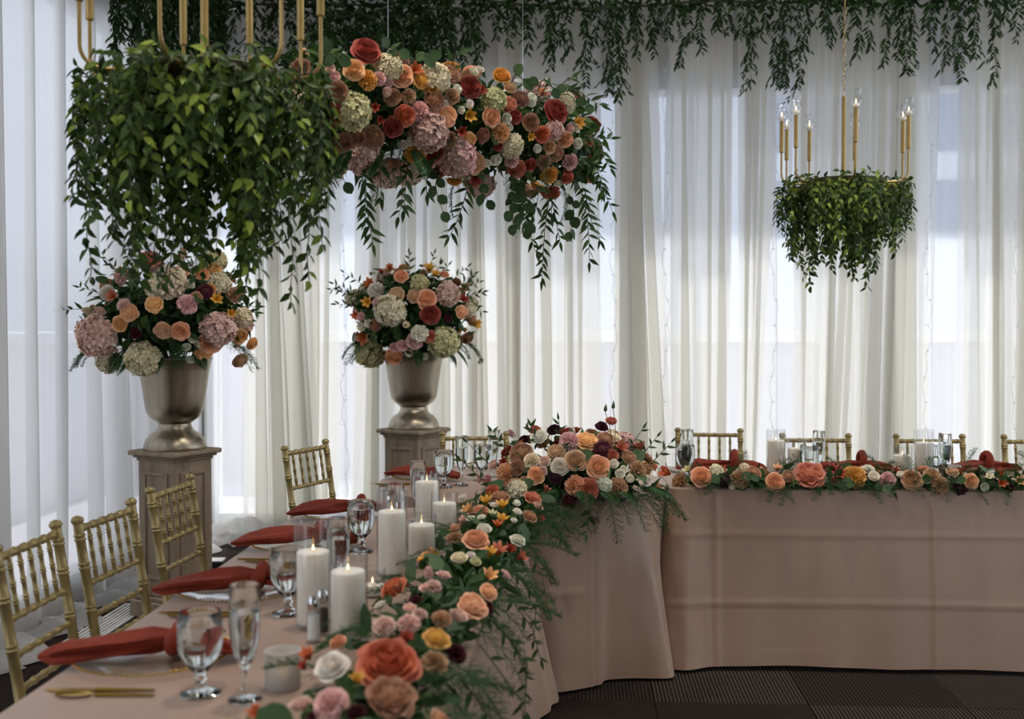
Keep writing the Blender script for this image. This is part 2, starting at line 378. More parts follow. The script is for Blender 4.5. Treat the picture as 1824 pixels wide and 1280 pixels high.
cur = [  # px left, px right (top), layer, folds, amplitude, lean of the two edges, label
    (440, 548, 0, 5, .030, -.02, .16, 'ivory sheer curtain gathered behind the gold chair beside the tall pedestal'),
    (535, 612, 1, 4, .026, -.03, -.06, 'ivory sheer curtain left of the farther urn, edge pulled aside'),
    (640, 790, 0, 6, .032, -.06, .03, 'ivory sheer curtain directly behind the farther flower urn'),
    (770, 905, 1, 5, .030, .0, .05, 'ivory sheer curtain just right of the farther flower urn'),
    (890, 1062, 0, 8, .034, -.02, .04, 'ivory sheer curtain behind the trailing end of the hanging flowers'),
    (1092, 1168, 1, 3, .026, .0, .16, 'ivory sheer curtain above the corner flower arrangement'),
    (1190, 1300, 0, 5, .032, .04, -.02, 'ivory sheer curtain behind the chair nearest the corner arrangement'),
    (1312, 1385, 1, 3, .034, .10, -.20, 'ivory sheer curtain just left of the far green chandelier'),
    (1408, 1545, 0, 5, .032, .02, -.16, 'ivory sheer curtain directly behind the far green chandelier'),
    (1540, 1650, 1, 4, .030, -.12, .03, 'ivory sheer curtain just right of the far green chandelier'),
    (1705, 1790, 0, 3, .034, .03, .05, 'ivory sheer curtain with wide folds near the right edge'),
    (1800, 1930, 1, 4, .034, .0, .0, 'ivory sheer curtain cut by the right edge of the picture'),
]
for k, (x0, x1, ly, fo, am, l0, l1, lb) in enumerate(cur):
    Y = (YF, YK)[ly]
    curtain(lb, (bx(x0), Y), (bx(x1), Y), 3.66, 20 + k * 3, (.05, .15), (.012, .07), .012, l0, l1, 'sheer_ivory', puddle=.06 if x0 > 900 else .12)
curtain('thin fine sheer panel hung behind the gathered ivory curtains', (bx(350), 7.6), (bx(1900), 7.6), 3.66, 91, (.12, .3), (.02, .07), .012, 0, 0, 'sheer_fine', wander=.05)
curtain('white sheer curtain along the left wall nearest the camera', (X_L, 1.7), (X_L, 4.7), 3.68, 51, (.2, .42), (.03, .10), .03, 0, -.05, 'sheer_white', puddle=.16, wander=.05)
curtain('white sheer curtain along the left wall behind the gold chairs', (X_L - .04, 4.55), (X_L - .04, 7.3), 3.68, 57, (.18, .40), (.03, .10), .03, 0, -.02, 'sheer_white', puddle=.2, wander=.05)
# crumpled end of curtain on the floor in the corner
mb = MB()
def heap(u, v):
    a = (u - .5) * 2; x = a * .30; y = (v - .5) * .34
    h = .16 * max(0, 1 - a * a) ** .7 * math.exp(-((v - .55) / .3) ** 2) + .02 + .022 * noise.noise((u * 6, v * 5, 2)) + .012 * math.sin(u * 34) * (1 - v) ** 2
    return (x, y + .03 * math.sin(u * 20) * (1 - v), max(.008, h))
mb.grid(heap, 48, 20)
pz = Wz(425, 972, 0)
tag(link('curtain_puddle', mb.mesh('curtain_puddle', 'sheer_white'), None, (pz.x, pz.y + .08, 0)), 'crumpled white curtain end lying on the carpet beside the tall pedestal', 'curtain')
# strings of tiny bulbs
for px, zb, lb in ((622, .9, 'thin string of tiny lights beside the farther urn'), (1092, 1.0, 'thin string of tiny lights above the corner arrangement'), (1183, .95, 'thin string of tiny lights left of the nearest back chair'),
                   (1372, 1.0, 'thin string of tiny lights left of the far chandelier'), (1640, .9, 'thin string of tiny lights right of the far chandelier'), (1795, .9, 'thin string of tiny lights at the far right')):
    x = bx(px); pts = []
    r = thing('string_light', lb, 'string light', (x, 7.33, .3))
    pts = [(.012 * math.sin(i * 1.7) + .02 * math.sin(i * .37), .006 * math.cos(i * 2.1), 3.37 * i / 60) for i in range(61)]
    link('wire', MB().tube(pts, .0012, 4).mesh('wire', 'white_plastic'), r)
    bm = MB()
    for i in range(3, 60, 3):
        p = V(pts[i]); bm.tube([p, p + V((.016 * (-1) ** i, -.004, .006))], [.003, .0016], 5)
    link('bulbs', bm.mesh('bulbs', 'white_plastic'), r)['kind'] = 'stuff'

# ------------------------------------------------------------------ tables and cloths
TZ = .76
def rect_perim(x0, x1, y0, y1, step, r=.03):
    pts = []; cs = [(x1 - r, y0 + r, -PI / 2), (x1 - r, y1 - r, 0), (x0 + r, y1 - r, PI / 2), (x0 + r, y0 + r, PI)]
    for k in range(4):
        cx, cy, a0 = cs[k]
        for i in range(7):
            a = a0 + PI / 2 * i / 6; pts.append((cx + r * math.cos(a), cy + r * math.sin(a), math.cos(a), math.sin(a), 'c'))
        nx, ny, a1 = cs[(k + 1) % 4]; a = a0 + PI / 2
        p, q = V((cx + r * math.cos(a), cy + r * math.sin(a))), V((nx + r * math.cos(a), ny + r * math.sin(a)))
        m = int((q - p).length / step)
        for i in range(1, m):
            c = p.lerp(q, i / m); pts.append((c.x, c.y, math.cos(a), math.sin(a), 'e'))
    return pts
def cloth(name, label, perim, corners, seed, flare, cflare, fold, crease_z=(), crease_x=(), hem=.014, rows=44, z=TZ, centre=(0, 0), rfold=None, short=None):
    mb = MB(); n = len(perim); vs = []; s = 0; prev = None
    S = []
    for p in perim:
        if prev: s += math.hypot(p[0] - prev[0], p[1] - prev[1])
        S.append(s); prev = p
    for j in range(rows + 1):
        t = j / rows
        for i, (x, y, nx, ny, kd) in enumerate(perim):
            wc = max((math.exp(-(math.hypot(x - c[0], y - c[1]) / .14) ** 2) * c[2] for c in corners), default=0)
            g = fold * (noise.noise((S[i] * 2.6, seed, t * .35)) + .5 * noise.noise((S[i] * 7, seed + 5, t * .3)))
            if rfold: g += rfold(math.atan2(y - centre[1], x - centre[0]))
            off = .004 + (flare + g) * t ** 1.15 + cflare * wc * t * (1 + .35 * math.sin(S[i] * 26 + seed))
            hz = .53 if short and short(nx, ny) else hem
            if hz > .5: off *= .3
            zz = z + .006 * (1 - t) + (hz - z) * t
            for cz in crease_z: off += .004 * math.exp(-((zz - cz - .006 * noise.noise((S[i], cz, 1))) / .009) ** 2) * (ny < -.9)
            for cx in crease_x: off += .0045 * math.exp(-((x - cx - .01 * noise.noise((zz * 3, cx, 1))) / .009) ** 2) * (ny < -.9) * (t > .03)
            zz += .012 * t * noise.noise((S[i] * 1.7, seed, 9)) * (1 if t > .9 else 0)
            vs.append((x + nx * off, y + ny * off, max(zz, .008)))
    fs = [(j * n + i, (j + 1) * n + i, (j + 1) * n + (i + 1) % n, j * n + (i + 1) % n) for j in range(rows) for i in range(n)]
    cx = sum(p[0] for p in perim) / n; cy = sum(p[1] for p in perim) / n
    vs2 = [(x - nx * .012, y - ny * .012, z + .010) for x, y, nx, ny, _ in perim]
    b = len(vs); vs += vs2; fs += [(b + i, i, (i + 1) % n, b + (i + 1) % n) for i in range(n)]
    fs.append(tuple(b + i for i in range(n)))
    mb.add(vs, fs)
    return tag(link(name, mb.mesh(name, 'satin')), label, 'tablecloth')
def table(label, x0, x1, y0, y1, z=TZ):
    r = thing('banquet_table', label, 'table', ((x0 + x1) / 2, (y0 + y1) / 2, 0)); w, d = (x1 - x0) / 2, (y1 - y0) / 2
    link('tabletop', MB().box(-w + .01, w - .01, -d + .01, d - .01, z - .04, z - .002, bev=.006).mesh('tabletop', 'frame_white', False), r)
    lm = MB().tube([(0, 0, 0), (0, 0, z - .04)], .014, 8).mesh('leg', 'mullion')
    for sx in (-1, 1):
        for sy in (-1, 1): link('leg', lm, r, (sx * (w - .1), sy * (d - .1), 0))
    return r
LX0, LX1, LY0, LY1 = -1.062, -.235, 1.25, 4.24
table('banquet table under the near blush cloth, long side toward gold chairs', LX0, LX1, LY0, LY1)
cloth('tablecloth', 'blush satin cloth on the near table running away from the camera', rect_perim(LX0, LX1, LY0, LY1, .014),
      [(LX1, LY1, 1.3), (LX0, LY1, .6), (LX0, LY0, .6), (LX1, LY0, .6)], 3.3, .055, .11, .045, short=lambda nx, ny: nx < -.5)
RX0, RX1, RY0, RY1 = .405, 3.4, 4.81, 5.57
table('banquet table under the right blush cloth, parallel to the curtains', RX0, RX1, RY0, RY1)
cloth('tablecloth', 'creased blush satin cloth on the right table before the curtains', rect_perim(RX0, RX1, RY0, RY1, .012),
      [(RX0, RY0, .8), (RX0, RY1, .6)], 8.1, .10, .07, .014, (.575, .285), (.60, 1.52), hem=.02, rows=60, short=lambda nx, ny: ny > .5)
RC, RR = (-.26, 5.02), .655
r = thing('round_table', 'round table at the corner between the two long tables', 'table', (RC[0], RC[1], 0))
link('tabletop', MB().lathe([(0, TZ - .035), (RR - .01, TZ - .035), (RR - .005, TZ - .02), (RR - .01, TZ - .003), (0, TZ - .003)], 48).mesh('tabletop', 'frame_white'), r)
for k in range(4):
    a = PI / 4 + k * PI / 2
    link('leg', MB().tube([(.35 * math.cos(a), .35 * math.sin(a), 0), (.35 * math.cos(a), .35 * math.sin(a), TZ - .035)], .014, 8).mesh('leg', 'mullion'), r)
per = [(RC[0] + RR * math.cos(a), RC[1] + RR * math.sin(a), math.cos(a), math.sin(a), 'e') for a in [2 * PI * i / 360 for i in range(360)]]
def rf(a):
    return .05 * math.sin(9 * a + .6) * (1 if abs(a + PI / 2) > .5 else .35) + .03 * math.exp(-((a + 1.02) / .05) ** 2) + .05 * math.exp(-((a + .62) / .10) ** 2)
cloth('tablecloth', 'blush satin cloth hanging in folds from the round corner table', per, [], 5.0, .03, 0, .035, (.40,), (), rows=48, centre=RC, rfold=rf, z=TZ - .002, short=lambda nx, ny: ny > -.25 and nx < .35)

# ------------------------------------------------------------------ chairs
def bamboo(mb, pts, r, rings, n=10, ring_h=.006, ring_r=1.28):
    pts = [V(p) for p in pts]; L = [0]
    for a, b in zip(pts, pts[1:]): L.append(L[-1] + (b - a).length)
    def at(s):
        for k in range(len(L) - 1):
            if s <= L[k + 1] + 1e-9: return pts[k].lerp(pts[k + 1], (s - L[k]) / (L[k + 1] - L[k]))
        return pts[-1]
    st = [(0, r)]
    for q in rings:
        s = q * L[-1]; st += [(s - 2 * ring_h, r), (s - ring_h, r * ring_r), (s - ring_h * .3, r * 1.02), (s + ring_h * .3, r * 1.02), (s + ring_h, r * ring_r), (s + 2 * ring_h, r)]
    st += [(l, r) for l in L[1:]]
    st = sorted(set((round(min(max(a, 0), L[-1]), 5), b) for a, b in st))
    mb.tube([at(a) for a, _ in st], [b for _, b in st], n)
    return mb
def make_chair():
    r = thing('chiavari_chair', '', 'chair')
    hw = .170
    for s in (-1, 1):
        mb = MB(); top = (s * hw, -.225, .895)
        bamboo(mb, [(s * hw * .98, -.20, 0), (s * hw * .99, -.158, .45), top], .0145, (.1, .25, .40, .55, .72, .86, .955))
        mb.tube([V(top), V(top) + V((0, -.001, .006)), V(top) + V((0, -.002, .012)), V(top) + V((0, -.003, .020)), V(top) + V((0, -.003, .024))], [.0135, .0185, .019, .014, .004], 12)
        kid('back_leg', mb.mesh('back_leg', 'gold_paint'), r)
        kid('front_leg', bamboo(MB(), [(s * .178, .160, 0), (s * .178, .150, .44)], .014, (.15, .4, .65, .88)).mesh('front_leg', 'gold_paint'), r)
    def bk(z): return -.158 - .067 * (z - .45) / .445
    for nm, z, rr_ in (('top_rail', .880, .0105), ('back_rail', .716, .0088), ('back_rail', .622, .0088), ('back_rail', .535, .0088)):
        kid(nm, bamboo(MB(), [(-hw, bk(z), z), (hw, bk(z), z)], rr_, [(i + .5) / 6 for i in range(6)], 8, .004, 1.3).mesh(nm, 'gold_paint'), r)
    for i in range(5):
        x = -hw + 2 * hw * (i + 1) / 6
        kid('spindle', bamboo(MB(), [(x, bk(.72), .72), (x, bk(.876), .876)], .0066, (.2, .5, .8), 8, .004, 1.45).mesh('spindle', 'gold_paint'), r)
    kid('seat', MB().box(-.195, .195, -.175, .172, .43, .455, bev=.01).mesh('seat', 'gold_paint', False), r)
    mb = MB()
    mb.grid(lambda u, v: ((u - .5) * .37, (v - .5) * .33 - .002, .456 + .035 * (max(0, (1 - (2 * u - 1) ** 4) * (1 - (2 * v - 1) ** 4))) ** .5), 12, 12)
    kid('cushion', mb.mesh('cushion', 'cushion'), r)
    for z in (.14, .26):
        for s in (-1, 1):
            kid('stretcher', bamboo(MB(), [(s * .172, -.19, z), (s * .178, .156, z)], .0085, (.25, .5, .75), 8, .004, 1.3).mesh('stretcher', 'gold_paint'), r)
        kid('stretcher', bamboo(MB(), [(-.178, .156, z), (.178, .156, z)], .0085, (.25, .5, .75), 8, .004, 1.3).mesh('stretcher', 'gold_paint'), r)
        kid('stretcher', bamboo(MB(), [(-.17, -.192, z), (.17, -.192, z)], .0085, (.25, .5, .75), 8, .004, 1.3).mesh('stretcher', 'gold_paint'), r)
    return r
ch0 = make_chair()
def chair(backx, backy, rz, label, group=None, first=False):
    o = ch0 if first else copy_tree(ch0)
    off = Matrix.Rotation(rz, 3, 'Z') @ V((0, -.22, 0))
    o.location = (backx - off.x, backy - off.y, 0); o.rotation_euler = (0, 0, rz); o['label'] = label
    if group: o['group'] = group
g = 'gold chairs around the head tables'
chair(-1.50, 2.895, -PI / 2 + .02, 'gold bamboo-style chair at the left edge, nearest the camera', g, True)
chair(-1.462, 3.305, -PI / 2 - .06, 'gold bamboo-style chair second along the near table, bare curtain behind it', g)
chair(-1.478, 3.895, -PI / 2 - .06, 'gold bamboo-style chair standing in front of the tall wooden pedestal', g)
chair(-1.31, 5.20, -PI / 2 - .36, 'gold bamboo-style chair between the two pedestals, set at an angle', g)
chair(-.553, 5.79, PI + .12, 'gold bamboo-style chair behind the round corner table by the farther pedestal', g)
chair(.716, 6.06, PI - .05, 'gold bamboo-style chair at the right table nearest the corner flowers', g)
chair(1.238, 5.80, PI, 'gold bamboo-style chair second from the corner flowers at the right table', g)
chair(1.822, 5.80, PI + .02, 'gold bamboo-style chair third from the corner flowers at the right table', g)
chair(2.37, 5.80, PI + .02, 'gold bamboo-style chair cut by the right edge of the picture', g)

# ------------------------------------------------------------------ pedestals and urns
URN = [(0, 0), (.154, 0), (.157, .010), (.154, .024), (.145, .052), (.121, .078), (.094, .096), (.082, .118), (.080, .132), (.090, .140), (.118, .160), (.140, .190), (.148, .23), (.158, .30), (.172, .40), (.186, .455), (.192, .462), (.188, .470), (.178, .462), (.15, .38), (.02, .36), (0, .36)]
def pedestal(px, py, label, ulabel, rot):
    c = Wz(px, py, .85); x, y = c.x, c.y
    r = thing('pedestal', label, 'pedestal', (x, y, 0), rot); h = .126
    b = MB().box(-h, h, -h, h, .14, .80)
    link('shaft', b.mesh('shaft', 'worn_wood', False), r)
    b = MB()
    for w, z0, z1 in ((.136, .795, .812), (.150, .812, .826), (.166, .826, .85)): b.box(-w, w, -w, w, z0, z1, bev=.006)
    link('cap', b.mesh('cap', 'worn_wood', False), r)
    b = MB()
    for w, z0, z1 in ((.164, .0, .09), (.150, .09, .115), (.138, .115, .145)): b.box(-w, w, -w, w, z0, z1, bev=.006)
    link('plinth', b.mesh('plinth', 'worn_wood', False), r)
    b = MB()
    for (a0, a1, z0, z1) in ((-.088, -.07, .2, .745), (.07, .088, .2, .745), (-.07, .07, .2, .218), (-.07, .07, .727, .745)): b.box(a0, a1, -h - .010, -h + .004, z0, z1, bev=.003)
    me = b.mesh('panel_moulding', 'worn_wood', False)
    for k in range(4): link('panel_moulding', me, r, (0, 0, 0), Quaternion((0, 0, 1), k * PI / 2))
    u = thing('urn', ulabel, 'urn', (x, y, .85))
    link('foot', MB().lathe(URN[:9] + [(0, .132)], 56).mesh('foot', 'pewter'), u)
    link('bowl', MB().lathe([(0, .128)] + URN[8:], 56).mesh('bowl', 'pewter'), u)
    return V((x, y, .85))
P1 = pedestal(312, 799, 'tall worn wooden pedestal under the nearer urn, behind gold chairs', 'pewter urn on the nearer pedestal by the left curtain', math.radians(-27))
P2 = pedestal(737, 762, 'worn wooden pedestal under the farther urn before the back curtain', 'pewter urn on the farther pedestal before the back curtain', math.radians(-29))

# floor vent and black box
c = Wz(196, 1110, 0)
r = thing('floor_vent', 'white slotted vent in the carpet by the left curtain', 'vent', (c.x, c.y, .001))
link('frame', MB().box(-.075, -.06, -.36, .36, 0, .008).box(.06, .075, -.36, .36, 0, .008).box(-.06, .06, -.36, -.345, 0, .008).box(-.06, .06, .345, .36, 0, .008).mesh('frame', 'white_plastic', False), r)
sm = MB().box(-.006, .006, -.345, .345, 0, .006).mesh('slat', 'white_plastic', False)
for k in range(5): link('slat', sm, r, (-.044 + .022 * k, 0, 0))
c = Wz(381, 1010, 0)
r = thing('power_box', 'small black box with pale lid on carpet by the pedestal', 'box', (c.x, c.y, 0), .1)
link('body', MB().box(-.07, .07, -.06, .06, 0, .045, bev=.005).mesh('body', 'black_plastic', False), r)
link('lid', MB().box(-.062, .062, -.052, .052, .045, .05, bev=.002).mesh('lid', 'white_plastic', False), r)

# ------------------------------------------------------------------ tableware
ZT = TZ + .0105
def at_depth(px, depth, z=ZT):
    d = FW + RT * ((px - 912) / F); return V((EYE.x + d.x * depth, EYE.y + d.y * depth, z))
def vase_profile(r, h, w=.003): return [(0, 0), (r - .002, 0), (r, .002), (r, h - .001), (r - w * .5, h), (r - w, h - .001), (r - w, .009), (0, .009)]
def flame_parts(c, zt, s=1.0):
    link('wick', MB().tube([(0, 0, zt - .004), (.001, 0, zt + .009 * s)], .0008, 5).mesh('wick', 'wick'), c)
    link('flame', MB().lathe([(0, zt + .004 * s), (.0018 * s, zt + .007 * s), (.0024 * s, zt + .010 * s), (.0014 * s, zt + .015 * s), (0, zt + .020 * s)], 8).mesh('flame', 'flame'), c)
def candle_vase(px, depth, h, wax, where, r=.0445):
    p = at_depth(px, depth)
    size = 'tall' if h > .22 else ('medium' if h > .17 else 'short')
    v = tag(link('cylinder_vase', MB().lathe(vase_profile(r, h), 40).mesh('cylinder_vase', 'thin_glass'), None, p), '%s clear glass cylinder %s' % (size, where), 'vase', 'glass cylinders with candles')
    c = thing('pillar_candle', 'white candle in %s cylinder %s' % (size, where), 'candle', p + V((0, 0, .0095)), 0, 'pillar candles')
    link('wax_body', MB().lathe([(0, 0), (r - .0065, 0), (r - .006, .002), (r - .006, wax - .003), (r - .009, wax), (.012, wax - .003), (0, wax - .004)], 32).mesh('wax_body', 'wax'), c)
    flame_parts(c, wax - .004)
candle_vase(556, 2.57, .248, .17, 'beside the salt shaker, nearest the camera')
candle_vase(618, 2.46, .20, .148, 'right behind the salt shaker, nearest the garland')
candle_vase(697, 3.10, .247, .175, 'halfway along the near table')
candle_vase(750, 3.22, .154, .115, 'halfway along the near table, touching the garland')
candle_vase(760, 3.62, .225, .185, 'toward the far end of the near table')
candle_vase(791, 3.52, .176, .13, 'toward the far end of the near table, beside the garland')
candle_vase(1383, 5.12, .225, .165, 'on the right table before the second chair')
candle_vase(1420, 5.10, .185, .13, 'on the right table beside its taller twin')
candle_vase(1609, 5.00, .163, .11, 'on the right table left of the third chair')
candle_vase(1647, 5.02, .235, .165, 'on the right table before the third chair')

GOB = [(0, 0), (.038, 0), (.039, .003), (.030, .007), (.011, .014), (.009, .024), (.013, .030), (.010, .036), (.012, .042), (.030, .062), (.041, .090), (.044, .115), (.043, .140), (.0395, .162), (.0385, .1625), (.0376, .161), (.041, .140), (.042, .115), (.039, .090), (.028, .064), (.010, .047), (0, .046)]
GWA = [(0, .0475), (.0098, .0485), (.0288, .066), (.0398, .091), (.0428, .115), (.0418, .138), (0, .138)]
FLU = [(0, 0), (.031, 0), (.032, .002), (.025, .005), (.007, .011), (.0045, .03), (.0045, .052), (.008, .062), (.018, .082), (.0255, .11), (.0285, .14), (.029, .18), (.0275, .220), (.0268, .2206), (.0262, .2195), (.0275, .18), (.027, .14), (.024, .111), (.0165, .084), (.006, .068), (0, .067)]
FWA = [(0, .0685), (.0055, .0695), (.0173, .085), (.0247, .112), (.0277, .14), (.0281, .168), (0, .168)]
me_g = MB().lathe(GOB, 36).mesh('glass_body', 'glass'); me_gw = MB().lathe(GWA, 30).mesh('water', 'water')
me_f = MB().lathe(FLU, 36).mesh('glass_body', 'glass'); me_fw = MB().lathe(FWA, 30).mesh('water', 'water')
def goblet(px, depth, where):
    r = thing('water_goblet', 'stemmed water goblet ' + where, 'goblet', at_depth(px, depth), 0, 'water goblets')
    link('glass_body', me_g, r); link('water', me_gw, r)
def flute(px, depth, where):
    r = thing('champagne_flute', 'filled champagne flute ' + where, 'flute', at_depth(px, depth), 0, 'champagne flutes')
    link('glass_body', me_f, r); link('water', me_fw, r)
goblet(352, 2.09, 'nearest the camera, before the red napkin'); flute(432, 2.06, 'nearest the camera, right of the nearest goblet')
goblet(510, 2.68, 'left of the nearest tall candle cylinder'); flute(601, 2.78, 'just behind the nearest tall candle cylinder')
goblet(642, 3.42, 'left of the middle tall candle cylinder'); flute(703, 3.38, 'seen behind the middle tall candle cylinder')
flute(744, 3.96, 'at the far end of the near table')
goblet(790, 4.80, 'on the left side of the round corner table'); flute(822, 4.86, 'on the round corner table before the chair back')
goblet(860, 5.03, 'on the round table beside the corner flowers'); flute(880, 5.15, 'on the round table just left of the corner flowers')
goblet(1222, 5.04, 'on the right table nearest the corner flowers'); flute(1225, 5.16, 'on the right table behind the goblet by the corner flowers')
goblet(1443, 5.02, 'on the right table right of the medium candle cylinder'); flute(1460, 5.10, 'on the right table before the second chair')
goblet(1670, 5.12, 'on the right table, half hidden right of the tall third-chair candle'); flute(1685, 4.98, 'on the right table before the third chair')

# charger plates with beaded gilt rims
PLA = [(0, 0), (.085, 0), (.095, .002), (.120, .006), (.158, .012), (.163, .0135), (.162, .0155), (.157, .0145), (.118, .009), (.094, .0048), (.08, .003), (0, .003)]
me_p = MB().lathe(PLA, 64).mesh('plate_body', 'thin_glass')
mb = MB(); nb = 96
for i in range(nb):
    a = 2 * PI * i / nb; M = Matrix.Translation((.1625 * math.cos(a), .1625 * math.sin(a), .0155))
    mb.lathe([(0, -.0034), (.0034, -.0012), (.0034, .0012), (0, .0034)], 6, M)
me_b = mb.mesh('beaded_rim', 'gold_metal')
def charger(x, y, where):
    r = thing('charger_plate', 'clear glass charger plate with gold beaded rim ' + where, 'plate', (x, y, ZT), 0, 'glass charger plates')
    link('plate_body', me_p, r); link('beaded_rim', me_b, r)
def napkin(x, y, z, rz, where, sx=1.0, lift=.0, seed=1, flip=False):
    mb = MB(); rr = random.Random(seed)
    def loft(path, W, Hh, tw):
        n = 16; vs = []; m = len(path); ref = V((0, 0, 1))
        for k in range(m):
            p = V(path[k]); tg = (V(path[min(k + 1, m - 1)]) - V(path[max(k - 1, 0)])).normalized()
            sd = tg.cross(ref).normalized(); u = sd.cross(tg)
            for i in range(n):
                a = 2 * PI * i / n; ca, sa = math.cos(a), math.sin(a)
                fold = 1 + .26 * math.sin(3 * a + k * .55 + seed) + .16 * math.sin(5 * a - k * .8) + .12 * math.sin(2 * a + k * 1.3 + seed)
                q = sd * (W[k] * math.copysign(abs(ca) ** .8, ca)) * fold + u * (Hh[k] * math.copysign(abs(sa) ** .8, sa)) * fold
                vs.append(p + Quaternion(tg, tw * k) @ q)
        fs = [(k * n + i, k * n + (i + 1) % n, (k + 1) * n + (i + 1) % n, (k + 1) * n + i) for k in range(m - 1) for i in range(n)]
        fs += [tuple(range(n - 1, -1, -1)), tuple((m - 1) * n + i for i in range(n))]
        mb.add(vs, fs)
    L = lift
    loft([(-.21, -.055, .022), (-.185, -.05, .024), (-.15, -.042, .032), (-.10, -.03, .034), (-.05, -.012, .034), (.0, .0, .036), (.04, .008, .036)], [.004, .024, .038, .036, .032, .024, .014], [.003, .012, .016, .018, .018, .018, .014], .05)
    loft([(.04, .005, .036), (.08, .0, .034), (.12, -.01, .03), (.16, -.028, .026), (.185, -.04, .023)], [.014, .022, .030, .036, .006], [.013, .016, .017, .014, .003], -.08)
    # knot wrapped around the middle
    pts = [(.045 + .006 * math.sin(q), .006 + .031 * math.cos(q), .038 + L * .4 + (.024 + L * .5) * math.sin(q)) for q in [2 * PI * i / 16 for i in range(17)]]
    mb.tube(pts, [.015 + .003 * math.sin(i) for i in range(17)], 10, cap=False)
    me = mb.mesh('napkin', 'velvet')
    o = link('velvet_napkin', me, None, (x, y, z), Quaternion((0, 0, 1), rz), (sx * (-1 if flip else 1), sx, sx))
    return tag(o, 'rust velvet napkin knotted on the plate ' + where, 'napkin', 'knotted velvet napkins')
sets = [(-.905, 2.265, 'nearest the camera', 0), (-.895, 2.845, 'before the pedestal chair', .02), (-.885, 3.46, 'left of the middle candle cylinders', .04), (-.86, 4.02, 'at the far end of the near table', .1)]
for k, (x, y, w, rz) in enumerate(sets):
    charger(x, y, w); napkin(x, y, ZT + .002, rz + .12, w, 1.05, 0, 3 + k)
charger(-.70, 5.03, 'on the left side of the round table'); napkin(-.70, 5.03, ZT + .002, -.3, 'on the left side of the round table', .95, 0, 12)
charger(-.40, 5.44, 'on the round table nearest its chair')
for k, (x, w) in enumerate(((.70, 'before the first right-table chair'), (1.31, 'before the second right-table chair'), (1.90, 'before the third right-table chair'))):
    charger(x, 5.36, w); napkin(x, 5.34, ZT + .002, -.05 + .1 * k, w, 1.1, .03, 20 + k)

def utensil(kind, x, y, rz, where):
    r = thing(kind, 'gold %s ' % kind + where, kind, (x, y, ZT), rz, 'gold cutlery')
    hb = MB()
    hb.grid(lambda u, v: ((-.02 + .115 * u), (v - .5) * (.0085 + .004 * (1 - u)), .0035 + .002 * math.sin(PI * v)), 12, 4)
    hb.tube([(-.02, 0, .003), (.02, 0, .0035), (.06, 0, .0035), (.095, 0, .003)], [.0042, .0036, .003, .002], 8)
    link('handle', hb.mesh('handle', 'gold_metal'), r)
    b = MB()
    if kind == 'fork':
        b.box(-.055, -.02, -.008, .008, .002, .0042)
        for q in (-.0065, -.0022, .0022, .0065): b.box(-.105, -.055, q - .0013, q + .0013, .002, .004)
        link('tines', b.mesh('tines', 'gold_metal', False), r)
    elif kind == 'knife':
        b.add([(-.12, -.003, .002), (-.10, -.010, .002), (-.02, -.008, .002), (-.02, .006, .002), (-.118, .006, .002), (-.12, -.003, .0036), (-.10, -.010, .0036), (-.02, -.008, .0036), (-.02, .006, .0036), (-.118, .006, .0036)],
              [(4, 3, 2, 1, 0), (5, 6, 7, 8, 9), (0, 1, 6, 5), (1, 2, 7, 6), (2, 3, 8, 7), (3, 4, 9, 8), (4, 0, 5, 9)])
        link('blade', b.mesh('blade', 'gold_metal', False), r)
    else:
        b.grid(lambda u, v: (-.062 + .036 * math.cos(PI * u) * 1.0, .019 * math.sin(PI * u) * (2 * v - 1), .004 - .004 * (1 - (2 * v - 1) ** 2) * math.sin(PI * u)), 12, 6)
        link('spoon_bowl', b.mesh('spoon_bowl', 'gold_metal'), r)
for k, (dy, nm) in enumerate(((2.055, 'nearest the camera'), (2.63, 'below the second plate'), (3.25, 'below the third plate'))):
    utensil('knife', -.915, dy, PI * 0 + .03, nm + ', at the table edge'); utensil('spoon', -.905, dy - .028, .02, nm + ', at the table edge')
for k, (dy, nm) in enumerate(((2.47, 'above the nearest plate'), (3.06, 'above the second plate'), (3.70, 'above the third plate'))):
    utensil('fork', -.91, dy, .0, nm)
c = Wz(705, 862, ZT)
utensil('knife', c.x, c.y, .0, 'on the round corner table'); utensil('spoon', c.x + .01, c.y - .03, .0, 'on the round corner table')

def shaker(px, depth, fill, where):
    r = thing('%s_shaker' % fill, 'small glass %s shaker with chrome cap %s' % (fill, where), 'shaker', at_depth(px, depth), .3)
    link('glass_body', MB().lathe([(0, 0), (.017, 0), (.018, .004), (.0135, .074), (.012, .074), (.0155, .007), (0, .007)], 10).mesh('glass_body', 'thin_glass'), r)
    link('filling', MB().lathe([(0, .0075), (.0148, .0078), (.0122, .06), (0, .061)], 10).mesh('filling', fill), r)
    link('cap', MB().lathe([(.0128, .074), (.0142, .076), (.0142, .088), (.013, .097), (.008, .104), (0, .1055)], 20).mesh('cap', 'chrome'), r)
shaker(556, 2.44, 'salt', 'before the nearest candles'); shaker(572, 2.50, 'pepper', 'before the nearest candles')
shaker(1686, 4.92, 'pepper', 'on the right table')
def votive(px, depth, where, mat='frosted'):
    r = thing('votive_holder', where, 'votive', at_depth(px, depth))
    link('cup', MB().lathe([(0, 0), (.033, 0), (.035, .003), (.036, .074), (.0345, .075), (.033, .073), (.0325, .006), (0, .006)], 32).mesh('cup', mat), r)
    link('tealight', MB().lathe([(0, .0065), (.029, .0065), (.029, .03), (0, .03)], 24).mesh('tealight', 'wax'), r)
    flame_parts(r, .03)
votive(500, 2.13, 'frosted white votive cup at the near end of the garland'); votive(662, 2.86, 'small clear votive glass between the nearest cylinders and the garland', 'thin_glass')
votive(1700, 4.98, 'frosted white votive cup on the right table by the pepper shaker')

